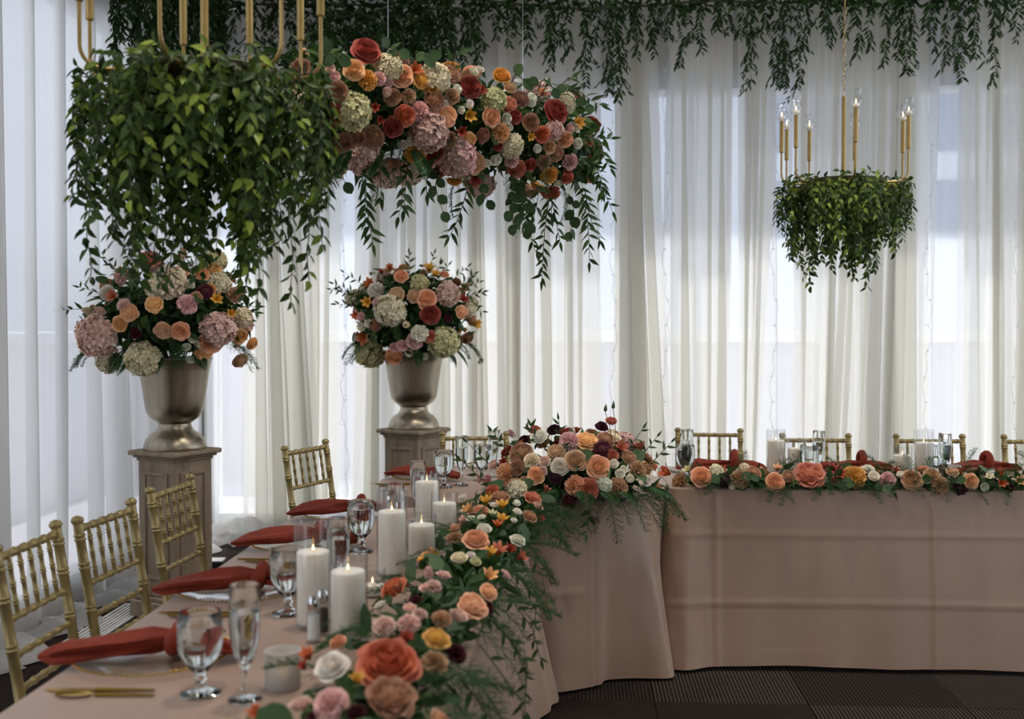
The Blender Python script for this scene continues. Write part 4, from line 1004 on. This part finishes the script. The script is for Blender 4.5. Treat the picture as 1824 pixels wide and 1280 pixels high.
# ------------------------------------------------------------------ urn bouquets
def bouquet(P, label, items, ox, oy, seed, cpx, cpy, rx, ry, rz):
    rr = random.Random(seed); c = Wy(cpx, cpy, P.y)
    root = thing('urn_bouquet', label, 'bouquet', (P.x, P.y, P.z + .40))
    sdf = ellipsoid((c.x, c.y, c.z), rx, ry, rz)
    bx_ = ((c.x - rx, c.x + rx), (c.y - ry, c.y + ry), (c.z - rz, c.z + rz))
    zc = P.z + .47
    from_list(root, sdf, items, ox, oy, 3.2, rr, dscale=1.22)
    fill(root, sdf, bx_, 42, rr, [('r', 'peach', .085), ('h', 'cream', .13), ('c', 'tan', .075), ('g', 'apric', .08), ('b', 'white', .04), ('a', 'yellow', .07), ('h', 'blush', .13)], zmin=c.z - rz * .6, cond=lambda p: p.y > c.y + .02, sep=.75)
    stuff_core(root, sdf, bx_, 1900, rr, .065, .065)
    # stems that carry the flowers out of the urn
    mb = MB(); org = V(root.location)
    for i in range(26):
        a = rr.uniform(0, 6.28); q = V((c.x + rx * .6 * math.cos(a), c.y + ry * .6 * math.sin(a), c.z - rz * .3)); mb.tube([V((P.x + .05 * math.cos(a), P.y + .05 * math.sin(a), P.z + .385)) - org, q - org], .004, 5)
    link('stems', mb.mesh('stems', 'stem'), root)['kind'] = 'stuff'
    leaves_on(root, sdf, bx_, 70, rr, ['long', 'ruscus', 'euc', 'long'], .065, zmin=c.z - rz * .8, lo=.7)
    for i in range(9):
        a = rr.uniform(PI * .9, PI * 2.1); p = V((c.x + rx * .72 * math.cos(a), c.y + ry * .45 * math.sin(a), c.z - rz * .66)); spray(root, 'fern_frond', p, V((math.cos(a), math.sin(a) * .6, -.75)), rr.uniform(.10, .17), rr)
    for i in range(16):
        a = rr.uniform(0, PI) if i % 2 else rr.uniform(-.2, PI + .2); p0 = V((c.x + rx * .75 * math.cos(a), c.y - .05, c.z + rz * .7 * math.sin(a))); d = V((math.cos(a), rr.uniform(-.4, .2), math.sin(a))).normalized(); L = rr.uniform(.12, .22)
        sprig(root, [p0, p0 + d * L * .5 + V((0, 0, .01)), p0 + d * L], rr.choice(['ruscus', 'long']), .045, .022, rr)
    for i in range(12):
        a = rr.uniform(0, 6.28); p = V((c.x + rx * .8 * math.cos(a), c.y + ry * .7 * math.sin(a), c.z - rz * .55)); spray(root, 'asparagus_fern', p, V((math.cos(a), math.sin(a), -.6)), rr.uniform(.13, .2), rr)
    return root
U1 = [('h', 270, 535, 200, 'blush'), ('h', 525, 665, 170, 'cream'), ('h', 680, 235, 170, 'cream'), ('h', 600, 270, 100, 'cream'), ('h', 955, 500, 165, 'blush'), ('h', 330, 680, 120, 'cream'), ('h', 1095, 430, 95, 'cream'), ('h', 960, 240, 105, 'cream'), ('h', 940, 115, 110, 'green'),
 ('g', 560, 100, 120, 'coral'), ('r', 735, 180, 92, 'peach'), ('r', 858, 190, 88, 'peach'), ('r', 928, 158, 88, 'apric'), ('g', 590, 358, 92, 'apric'), ('r', 398, 470, 90, 'apric'), ('g', 450, 405, 92, 'peach'), ('g', 640, 508, 90, 'tan'), ('r', 740, 508, 100, 'peach'), ('r', 915, 565, 145, 'peach'), ('g', 875, 625, 100, 'apric'), ('r', 1075, 540, 92, 'apric'), ('r', 1145, 580, 75, 'apric'), ('a', 360, 315, 90, 'coral'), ('s', 410, 235, 80, 'pink'), ('c', 780, 358, 104, 'pink'), ('g', 830, 320, 64, 'toffee'), ('g', 880, 285, 84, 'burg'), ('c', 910, 270, 60, 'yellow'), ('a', 945, 330, 84, 'yellow'), ('c', 1050, 305, 92, 'tan'), ('a', 1025, 410, 66, 'yellow'), ('g', 1080, 680, 86, 'tan'), ('c', 605, 725, 74, 'tan'), ('b', 485, 520, 60, 'burg'), ('s', 305, 400, 66, 'blush'), ('s', 235, 400, 66, 'cream'), ('c', 320, 290, 80, 'white'), ('s', 800, 260, 66, 'white'), ('c', 420, 365, 72, 'blush'),
 ('b', 810, 555, 44, 'white'), ('b', 775, 600, 44, 'white'), ('b', 840, 585, 38, 'white'), ('b', 798, 668, 48, 'white'), ('b', 1065, 200, 38, 'blush'), ('s', 760, 100, 60, 'peach')]
bouquet(P1, 'large bouquet of peach roses and hydrangeas in the nearer urn', U1, 90, 430, 31, 300, 558, .425, .38, .27)
U2 = [('h', 735, 570, 150, 'green'), ('h', 320, 630, 150, 'green'), ('h', 430, 390, 150, 'cream'), ('h', 760, 300, 120, 'blush'), ('h', 600, 240, 90, 'green'), ('r', 640, 330, 114, 'peach'), ('r', 660, 415, 112, 'rust'), ('r', 455, 655, 100, 'peach'), ('r', 495, 200, 80, 'peach'), ('a', 318, 245, 80, 'orange'), ('c', 350, 275, 84, 'white'), ('g', 465, 300, 84, 'tan'), ('g', 570, 310, 74, 'tan'), ('c', 600, 525, 90, 'white'), ('c', 570, 570, 86, 'pink'), ('r', 655, 540, 74, 'coral'), ('g', 840, 400, 70, 'peach'), ('r', 870, 545, 78, 'toffee'), ('a', 305, 350, 78, 'yellow'), ('a', 240, 420, 66, 'orange'), ('a', 845, 330, 68, 'rust'), ('a', 655, 160, 84, 'yellow'), ('a', 690, 190, 66, 'yellow'), ('a', 915, 470, 76, 'yellow'), ('a', 285, 540, 96, 'orange'), ('c', 365, 350, 64, 'pink'), ('a', 430, 150, 56, 'orange'), ('a', 385, 175, 46, 'rust'), ('b', 270, 485, 46, 'white'), ('b', 310, 465, 46, 'white'), ('r', 740, 190, 54, 'peach'), ('b', 810, 235, 50, 'brown'), ('s', 860, 260, 50, 'cream'), ('b', 500, 590, 60, 'pink'), ('b', 460, 600, 54, 'pink'), ('g', 345, 475, 64, 'toffee'), ('s', 525, 470, 56, 'cream'), ('b', 760, 435, 44, 'burg'), ('h', 885, 390, 66, 'cream'), ('b', 270, 430, 48, 'pink'),
 ('b', 628, 652, 40, 'white'), ('b', 540, 632, 44, 'cream'), ('b', 485, 415, 34, 'white'), ('b', 945, 680, 34, 'white'), ('b', 450, 350, 36, 'white')]
bouquet(P2, 'round bouquet of cream hydrangeas and roses in the farther urn', U2, 560, 430, 32, 732, 558, .395, .36, .30)

# ------------------------------------------------------------------ corner arrangement on the round table
rr = random.Random(41)
cc = Wy(1022, 850, 4.60)
corner = thing('corner_flower_arrangement', 'low mound of tan, peach and burgundy flowers on the corner table edge', 'flowers', (cc.x, cc.y, ZT))
sd = ellipsoid((cc.x, 4.60, cc.z - .02), .345, .24, .215)
box = ((cc.x - .345, cc.x + .345), (4.36, 4.84), (ZT, cc.z + .2))
CI = [('r', 820, 265, 100, 'plum'), ('r', 610, 335, 84, 'plum'), ('g', 1165, 400, 130, 'burg'), ('r', 1155, 240, 92, 'burg'), ('b', 1225, 205, 76, 'coral'), ('r', 685, 262, 84, 'coral'), ('c', 925, 340, 130, 'pink'), ('g', 1050, 335, 145, 'apric'), ('g', 835, 415, 112, 'tan'), ('r', 970, 480, 152, 'tan'), ('r', 1130, 525, 164, 'peach'), ('c', 970, 650, 130, 'peach'), ('r', 1065, 680, 156, 'coral'), ('c', 1265, 670, 140, 'tan'), ('g', 590, 430, 160, 'toffee'), ('r', 565, 525, 114, 'toffee'), ('c', 490, 575, 150, 'peach'), ('r', 695, 580, 122, 'peach'), ('c', 665, 480, 112, 'cream'), ('r', 860, 520, 130, 'white'), ('g', 830, 590, 92, 'plum'), ('c', 1410, 540, 122, 'tan'), ('g', 1350, 455, 94, 'toffee'), ('s', 1400, 400, 90, 'coral'), ('a', 1290, 390, 124, 'coral'), ('g', 1185, 330, 122, 'toffee'), ('g', 1240, 310, 94, 'cream'), ('g', 610, 640, 94, 'tan'), ('c', 350, 620, 84, 'pink'), ('b', 395, 510, 76, 'blush'), ('s', 530, 310, 64, 'pink'), ('r', 715, 315, 120, 'white'), ('c', 835, 850, 126, 'blush'), ('g', 930, 760, 92, 'burg'), ('s', 1105, 880, 84, 'pink'), ('h', 1170, 650, 104, 'white'), ('r', 1230, 440, 92, 'coral'), ('a', 470, 490, 84, 'rust'),
 ('b', 755, 485, 76, 'blush'), ('b', 740, 550, 62, 'blush'), ('b', 1240, 500, 62, 'white'), ('b', 1285, 570, 66, 'white'), ('b', 1310, 540, 52, 'white'), ('b', 1355, 605, 56, 'white'), ('b', 1475, 620, 66, 'white'), ('b', 1485, 530, 52, 'tan'), ('b', 300, 605, 60, 'blush')]
from_list(corner, sd, CI, 780, 700, 3.965, rr, dscale=1.2)
fill(corner, sd, box, 30, rr, KINDS, zmin=ZT + .03, cond=lambda p: p.y > 4.55, sep=.72)
stuff_core(corner, sd, box, 1100, rr, .06, .08)
leaves_on(corner, sd, box, 46, rr, ['long', 'euc', 'ruscus'], .065, zmin=ZT + .02, lo=.6)
for x, y, x2, y2 in ((1090, 790, 1078, 733), (1095, 790, 1092, 728), (945, 770, 938, 765)):
    p = Wy(x, y, 4.5); q = Wy(x2, y2, 4.5); org = V(corner.location)
    link('bud_stem', MB().tube([p - org, p.lerp(q, .5) + V((.006, 0, 0)) - org, q - org], .0015, 5).mesh('bud_stem', 'stem'), corner)
    link('lisianthus_bud', PROTO['lisianthus_bud'][0], corner, q - org, V((.1, 0, 1)).to_track_quat('Z', 'Y'), (.018, .018, .02), hexc(PAL['bud']))
for i in range(26):
    a = PI + PI * i / 25; p = V((cc.x + .28 * math.cos(a), 4.60 + .17 * math.sin(a), ZT + .045)); spray(corner, 'asparagus_fern', p, V((math.cos(a), math.sin(a) * 1.1, -.45 if abs(math.cos(a)) > .5 else -.9)), rr.uniform(.13, .24), rr)
for i in range(10):
    a = rr.uniform(PI, 2 * PI); p = V((cc.x + .3 * math.cos(a), 4.60 + .2 * math.sin(a), ZT + .05)); spray(corner, 'fern_frond', p, V((math.cos(a), math.sin(a), -.1)), rr.uniform(.12, .18), rr)
for x, y, kd in ((1140, 790, 'ruscus'), (1120, 775, 'ruscus'), (905, 780, 'long'), (870, 800, 'long'), (1000, 760, 'ruscus'), (960, 770, 'long'), (1160, 800, 'ruscus'), (860, 830, 'long')):
    p = Wy(x, y + 25, 4.55); q = Wy(x + (x - 1020) * .25, y - 12, 4.52); sprig(corner, [p, p.lerp(q, .5), q], kd, .04, .022, rr)
for x, y, x2, y2 in ((960, 900, 955, 935), (1010, 905, 1000, 955), (1050, 905, 1045, 950), (880, 860, 855, 880)):
    p = Wy(x, y, 4.36); q = Wy(x2, y2, 4.31); sprig(corner, [p, p.lerp(q, .5), q], 'long', .045, .02, rr)

# ------------------------------------------------------------------ garland along the near table
rr = random.Random(51)
gl = thing('table_garland', 'lush garland of ferns and mixed flowers along the near table edge', 'garland', (-.32, 2.9, ZT))
sd = capsule((-.375, 1.75, ZT + .02), (-.225, 4.12, ZT + .02), .132, .8)
box = ((-.55, -.08), (1.62, 4.2), (ZT, ZT + .15))
G1 = [('r', 385, 690, 104, 'orange'), ('g', 670, 740, 124, 'coral'), ('h', 560, 680, 124, 'cream'), ('g', 440, 735, 134, 'toffee'), ('a', 340, 770, 110, 'yellow'), ('a', 455, 800, 116, 'yellow'), ('a', 220, 830, 116, 'apric'), ('a', 385, 860, 90, 'green'), ('a', 450, 900, 120, 'yellow'), ('a', 420, 935, 96, 'orange'), ('g', 650, 870, 104, 'toffee'), ('a', 725, 890, 70, 'rust'), ('b', 230, 890, 58, 'white'), ('b', 310, 880, 54, 'white'), ('b', 330, 975, 80, 'white'), ('b', 535, 900, 44, 'white'), ('b', 560, 840, 62, 'white'), ('b', 400, 795, 60, 'white'), ('a', 125, 980, 116, 'toffee'), ('b', 555, 780, 60, 'white'), ('b', 175, 740, 60, 'white')]
from_list(gl, sd, G1, 780, 700, 3.965, rr, up=.5)
G2 = [('r', 1410, 640, 150, 'peach'), ('b', 1315, 745, 92, 'cream'), ('b', 1405, 760, 62, 'green'), ('r', 1640, 640, 92, 'white'), ('b', 1450, 580, 82, 'white'), ('a', 1530, 700, 124, 'coral'), ('a', 1600, 690, 84, 'rust'), ('r', 1125, 905, 70, 'blush'), ('g', 945, 905, 152, 'orange'), ('s', 1145, 850, 74, 'blush'), ('c', 1165, 900, 100, 'blush'), ('a', 1480, 840, 116, 'apric'), ('g', 1390, 975, 112, 'peach'), ('g', 1480, 925, 104, 'peach'), ('b', 1380, 720, 46, 'white')]
from_list(gl, sd, G2, 400, 760, 3.145, rr, up=.5)
G3 = [('g', 1100, 575, 150, 'yellow'), ('c', 1210, 665, 124, 'burg'), ('c', 1090, 715, 150, 'tan'), ('c', 490, 960, 200, 'pink'), ('c', 795, 505, 130, 'blush'), ('c', 940, 490, 124, 'blush'), ('c', 1000, 440, 92, 'blush'), ('b', 945, 405, 74, 'blush'), ('c', 1130, 465, 114, 'tan'), ('g', 1310, 390, 170, 'peach'), ('b', 1390, 400, 80, 'burg'), ('a', 355, 680, 130, 'orange'), ('r', 530, 605, 114, 'peach'), ('a', 925, 580, 120, 'rust'), ('a', 640, 820, 116, 'yellow'), ('b', 980, 360, 74, 'burg'), ('a', 60, 1010, 130, 'orange'), ('a', 380, 1040, 90, 'burg'), ('c', 640, 1010, 110, 'burg'), ('a', 330, 740, 90, 'rust')]
from_list(gl, sd, G3, 440, 960, 3.257, rr, up=.5)
for x, y, dm, c, lay, rg, s_ in ((815, 720, 420, 'orange', ROSE, .05, 5), (485, 735, 225, 'white', ROSE, .03, 6), (840, 905, 300, 'toffee', GARDEN, .07, 7)):
    p, nn = hit(440 + x / 3.257, 960 + y / 3.257, sd); depth = (p - EYE).dot(FW)
    big_rose(gl, p, (nn * .5 - FW * .6 + V((0, 0, .45))).normalized(), dm / 3.257 * depth / F, c, rr, lay, rg, s_)
fill(gl, sd, box, 26, rr, [('b', 'white', .035), ('a', 'yellow', .055), ('c', 'tan', .06), ('b', 'blush', .04), ('a', 'coral', .055), ('r', 'peach', .07)], zmin=ZT + .03, sep=.95)
stuff_core(gl, sd, box, 1500, rr, .06, .045)
leaves_on(gl, sd, box, 60, rr, ['long', 'euc', 'euc', 'ruscus'], .065, zmin=ZT + .02, lo=.5)
for i in range(60):
    y = 1.75 + 2.35 * (i + rr.random()) / 60; s = rr.choice((-1, 1)); x = -.375 + .125 * (y - 1.75) / 2.37
    p = V((x + s * .09, y, ZT + .05)); dr = V((s * rr.uniform(.7, 1.1), rr.uniform(-.6, .4), rr.uniform(-.8, .2) if s > 0 else rr.uniform(-.02, .35)))
    spray(gl, 'asparagus_fern', p, dr, rr.uniform(.12, .21) * (1 if s > 0 else .75), rr)
for i in range(6):
    y = 2.0 + .3 * i + rr.uniform(-.05, .05); x = -.21; p0 = V((x, y, ZT + .03)); q = V((x + .09, y - .03, ZT - .08)); e = q + V((rr.uniform(-.01, .03), rr.uniform(-.05, .05), -rr.uniform(.08, .2)))
    sprig(gl, [p0, q, e], rr.choice(['ruscus', 'long', 'ruscus']), .036, .024, rr)

# ------------------------------------------------------------------ garland along the right table
rr = random.Random(61)
gr = thing('table_garland', 'narrow flower garland along the front edge of the right table', 'garland', (1.5, 4.87, ZT))
sd = capsule((.52, 4.865, ZT + .02), (2.9, 4.865, ZT + .02), .062, .9)
box = ((.5, 2.9), (4.80, 4.95), (ZT, ZT + .1))
GR = [('c', 165, 378, 92, 'tan'), ('r', 268, 350, 104, 'peach'), ('a', 105, 330, 95, 'orange'), ('g', 385, 365, 62, 'plum'), ('c', 455, 360, 88, 'tan'), ('b', 415, 388, 38, 'white'), ('g', 520, 330, 74, 'toffee'), ('r', 622, 375, 98, 'peach'), ('g', 790, 340, 138, 'coral'), ('c', 1005, 348, 108, 'yellow'), ('c', 1165, 365, 76, 'pink'), ('b', 1100, 350, 52, 'white'), ('g', 1070, 312, 64, 'white'), ('r', 1280, 365, 106, 'tan'), ('r', 1380, 345, 82, 'tan'), ('c', 1418, 390, 86, 'tan'), ('r', 1565, 370, 76, 'peach'), ('g', 1515, 405, 62, 'plum'), ('b', 1635, 395, 40, 'white'), ('a', 1712, 378, 66, 'orange'), ('a', 1800, 370, 66, 'apric'), ('h', 340, 325, 66, 'cream'), ('h', 475, 312, 54, 'cream'), ('a', 205, 320, 60, 'green'), ('a', 930, 340, 80, 'rust'), ('a', 905, 312, 66, 'rust'), ('a', 370, 320, 54, 'coral'), ('a', 1205, 325, 54, 'rust'), ('a', 635, 312, 60, 'peach'), ('b', 700, 390, 32, 'burg'), ('b', 910, 375, 38, 'rust'), ('b', 1750, 400, 46, 'burg'), ('g', 690, 345, 60, 'toffee'), ('b', 1230, 340, 40, 'white'), ('g', 1480, 325, 56, 'tan'), ('a', 1655, 350, 56, 'cream')]
from_list(gr, sd, GR, 1150, 720, 2.706, rr, up=.25)
fill(gr, sd, box, 26, rr, KINDS, zmin=ZT + .03, cond=lambda p: p.x > 2.15 or p.y > 4.88, sep=.85)
stuff_core(gr, sd, box, 900, rr, .05, .02)
leaves_on(gr, sd, box, 70, rr, ['long', 'euc', 'ruscus', 'long'], .06, zmin=ZT + .01, lo=.4)
for i in range(80):
    x = .5 + 2.35 * (i + rr.random()) / 80; f_ = rr.random() < .62
    p = V((x, 4.845 if f_ else 4.89, ZT + .03)); spray(gr, 'asparagus_fern', p, V((rr.uniform(-1, 1), -.75 if f_ else .3, rr.uniform(-.35, .15) if f_ else rr.uniform(.3, 1))), rr.uniform(.10, .17), rr)
for i in range(14):
    x = .6 + .165 * i; p = V((x, 4.84, ZT + .03)); d = V((rr.uniform(-.5, .5), -.6, rr.uniform(.1, .5))).normalized(); sprig(gr, [p, p + d * .05, p + d * .09 + V((0, -.01, -.02))], rr.choice(['long', 'euc']), .05, .022, rr)

# ------------------------------------------------------------------ chandeliers with trailing vines
def chandelier(cx, depth, ring_y, label, angs, seed, R_=.307, n_v=150, drop=.34, tails=()):
    rr = random.Random(seed)
    d = ray(cx, ring_y); c = EYE + d * depth
    root = thing('candle_chandelier', label, 'chandelier', (c.x, c.y, c.z)); o = V((0, 0, 0))
    link('stem', MB().tube([(0, 0, -.02), (0, 0, .42)], .0105, 12).lathe([(0, -.05), (.03, -.045), (.045, -.02), (.03, .0), (.0105, .01)], 20).mesh('stem', 'brass'), root)
    pts = []
    ch = MB(); z = .42
    while c.z + z < 3.70:
        a = [(.009 * math.cos(q), 0, z + .019 + .02 * math.sin(q)) for q in [2 * PI * i / 10 for i in range(11)]]
        if int(z * 1000 / 34) % 2: a = [(0, x, zz) for x, _, zz in a]
        ch.tube(a, .0018, 5, cap=False); z += .034
    link('chain', ch.mesh('chain', 'brass'), root)
    b = MB().lathe([(.305 * .55, -.015), (.305 * .6, -.012), (.305 * .62, .0), (.305 * .6, .004), (.305 * .55, .0)], 32)
    link('vine_basket', b.mesh('vine_basket', 'stem'), root)
    for k, (a, dz) in enumerate(angs):
        a = math.radians(a); ux, uy = math.cos(a), math.sin(a)
        P_ = [(ux * .02, uy * .02, -.01), (ux * R_ * .5, uy * R_ * .5, -.015)]
        for q in range(6):
            w = PI / 2 * q / 5; P_.append((ux * (R_ - .05 + .05 * math.sin(w)), uy * (R_ - .05 + .05 * math.sin(w)), -.015 + .05 * (1 - math.cos(w))))
        zs = .145 + dz; P_.append((ux * R_, uy * R_, zs + .01))
        arm = link('arm', MB().tube(P_, .0052, 8).mesh('arm', 'brass'), root)
        link('candle_sleeve', MB().lathe([(.006, zs - .004), (.0105, zs), (.0105, zs + .150), (.0118, zs + .153), (.0118, zs + .157), (0, zs + .157)], 16, Matrix.Translation((ux * R_, uy * R_, 0))).mesh('candle_sleeve', 'brass'), arm)
        zz = zs + .158; T_ = Matrix.Translation((ux * R_, uy * R_, zz))
        link('glass_shade', MB().lathe([(0, .001), (.014, .0), (.018, .004), (.026, .014), (.030, .027), (.027, .042), (.0215, .054), (.022, .066), (.027, .082), (.029, .088), (.0278, .088), (.0255, .082), (.0205, .066), (.02, .054), (.0255, .042), (.0285, .027), (.0245, .0155), (.017, .006), (0, .005)], 20, T_).mesh('glass_shade', 'thin_glass'), arm)
        tl = link('tealight', MB().lathe([(0, .0065), (.016, .0068), (.016, .02), (0, .02)], 14, T_).mesh('tealight', 'wax'), arm)
        link('flame', MB().lathe([(0, .022), (.0028, .026), (.0036, .031), (.002, .039), (0, .046)], 8, T_).mesh('flame', 'flame'), arm)
    # vines
    leaves = []; stems = MB()
    for i in range(n_v):
        a = rr.uniform(0, 6.28); r0 = .29 * rr.random() ** .6; top = rr.random() < .3
        p = V((r0 * math.cos(a), r0 * math.sin(a), rr.uniform(-.06, .0) + .03 * (1 - r0 / .29))); L = drop * rr.uniform(.35, 1.1) * (1.25 - .75 * (r0 / .29) ** 2)
        if i < len(tails):
            tx, tl_ = tails[i]; p = V((tx, -.12 + rr.uniform(0, .2), 0)); L = tl_; a = math.atan2(p.y, p.x); r0 = .15
        out = V((math.cos(a), math.sin(a), 0)); path = [p]; n = int(L / .025) + 3; vel = out * (.35 + .35 * rr.random()) + V((0, 0, .7 if top else .1))
        ph = rr.uniform(0, 6); kx, ky = rr.uniform(.5, 1.1), rr.uniform(.5, 1.1)
        for k in range(n):
            vel = vel * .74 + V((.13 * math.sin(k * kx + ph), .13 * math.cos(k * ky + ph), -.24)); path.append(path[-1] + vel.normalized() * .025)
        rmx = .30 + .03 * rr.random()
        path = [q if math.hypot(q.x, q.y) < rmx else V((q.x, q.y, 0)).normalized() * (rmx + .35 * (math.hypot(q.x, q.y) - rmx)) + V((0, 0, q.z)) for q in path]
        stems.tube(path, .0016, 3, cap=False, tint=.2)
        for k in range(1, len(path)):
            tg = (path[k] - path[k - 1]).normalized()
            for w in (0, 1):
                if rr.random() < .1: continue
                sd_ = Quaternion(tg, PI * w + k * 1.6 + rr.uniform(-.5, .5)) @ tg.orthogonal().normalized()
                leaves.append((path[k], (sd_ * .8 + tg * .45 + V((0, 0, -.35))).normalized(), (out + V((rr.uniform(-.6, .6), rr.uniform(-.6, .6), .5))).normalized(), rr.uniform(.030, .046)))
    link('vine', stems.mesh('vine', 'stem', True, None), root)['kind'] = 'stuff'
    eye = EYE - c
    # leaves on the side and tips that show largest are parts of their own
    leaves.sort(key=lambda q: (q[0] - eye).length - .12 * rr.random())
    lead = leaves[:300]
    for q in lead: leaf(root, o, 'ivy', q[0], q[1], q[2], q[3], rr)
    mb = MB()
    for q in leaves[300:]: mb_leaf(mb, q[0], q[1], q[2], q[3], .5, rr)
    link('foliage', mb.mesh('foliage', 'vine_foliage', True, None), root)['kind'] = 'stuff'
    return root
chandelier(365, 2.86, 131, 'gold candle chandelier with a large mass of trailing vines, nearest camera', [(-90, 0), (-35, .0), (0, 0), (51, 0), (85, 0), (120, 0), (180, 0), (-147, .0)], 71, n_v=190, drop=.42,
           tails=[(-.14, .56), (-.10, .5), (.14, .62), (.17, .56), (.2, .5), (.12, .45), (-.30, .34), (-.32, .30), (.28, .45), (-.2, .5)])
chandelier(1502, 5.5, 322, 'gold candle chandelier with trailing vines hanging before the back curtain', [(-93, 0), (-20, 0), (8, 0), (66, 0), (111, 0), (144, -.01), (180, 0), (-150, 0)], 72, n_v=170, drop=.34,
           tails=[(-.1, .5), (-.13, .46), (.08, .48), (.02, .45), (.12, .44), (-.2, .4)])

# ------------------------------------------------------------------ greenery along the top of the curtains
def ceiling_garland(label, a, b, n, seed, lmin, lmax, zb=3.60):
    rr = random.Random(seed); a, b = V(a), V(b); root = thing('ceiling_garland', label, 'garland', a.lerp(b, .5))
    org = V(root.location); mb = MB()
    rope = []
    for i in range(41):
        s = i / 40; rope.append(a.lerp(b, s) + V((0, .01 * math.sin(i), .03 * math.sin(s * 9) + .02 * math.sin(s * 23 + 1))) - org)
    link('main_stem', MB().tube(rope, .007, 6).mesh('main_stem', 'stem'), root)
    L = (b - a).length; dr = (b - a).normalized(); per = V((dr.y, -dr.x, 0))
    for i in range(int(L * 210)):
        p = rope[0].lerp(rope[-1], rr.random()) + V((rr.uniform(-.02, .02), rr.uniform(-.05, .05), rr.gauss(.0, .035)))
        mb_leaf(mb, p, V((rr.uniform(-1, 1), rr.uniform(-1, .3), rr.uniform(-1, .5))).normalized(), V((rr.uniform(-.5, .5), -1, rr.uniform(-.5, 1))), rr.uniform(.045, .085), .36, rr)
    link('foliage', mb.mesh('foliage', 'ruscus_foliage', True, None), root)['kind'] = 'stuff'
    for i in range(n):
        s = (i + rr.uniform(.1, .9)) / n; p0 = a.lerp(b, s) - org + V((rr.uniform(-.02, .02), rr.uniform(-.05, .02), rr.uniform(-.03, .04))); m = MB()
        ln = rr.uniform(lmin, lmax) * (.75 + .5 * (.5 + .5 * math.sin(s * 31 + seed))); k = int(ln / .02) + 2; ph = rr.uniform(0, 6); path = [p0]
        for q in range(k): path.append(path[-1] + V((.006 * math.sin(q * .5 + ph), .004 * math.cos(q * .4 + ph), -.02)))
        m.tube(path, .0012, 3, cap=False, tint=.2)
        for q in range(2, len(path)):
            for w in (-1, 1):
                if rr.random() < .25: continue
                side = dr * w * rr.uniform(.5, 1) + per * rr.uniform(-.8, .8)
                mb_leaf(m, path[q], (side + V((0, 0, -.9))).normalized(), V((rr.uniform(-.6, .6), -1, rr.uniform(-.2, .6))), rr.uniform(.040, .064), .32, rr)
            if rr.random() < .16:
                br = dr * rr.choice((-1, 1)) * .6 + per * rr.uniform(-.4, .4) + V((0, 0, -.8)); e = path[q] + br * rr.uniform(.05, .11); m.tube([path[q], e], .001, 3, cap=False, tint=.2)
                for h in range(5):
                    pp = path[q].lerp(e, (h + 1) / 5); mb_leaf(m, pp, (br + V((rr.uniform(-1, 1), rr.uniform(-.6, .6), -.2))).normalized(), V((0, -1, .3)), rr.uniform(.03, .05), .28, rr)
        link('hanging_sprig', m.mesh('hanging_sprig', 'ruscus_foliage', True, None), root)
xe = Wy(1900, 30, 7.2).x
ceiling_garland('leafy garland trailing along the top of the back curtain', (-2.35, 7.22, 3.585), (xe, 7.22, 3.585), 96, 81, .12, .50)
ceiling_garland('dense leafy garland hanging at the left corner behind the near chandelier', (-2.40, 5.55, 3.50), (-2.30, 7.1, 3.56), 60, 82, .35, .75)
ceiling_garland('leafy garland swag above the hanging flower cloud', (-1.65, 6.9, 3.42), (-.80, 7.15, 3.50), 34, 83, .2, .55)
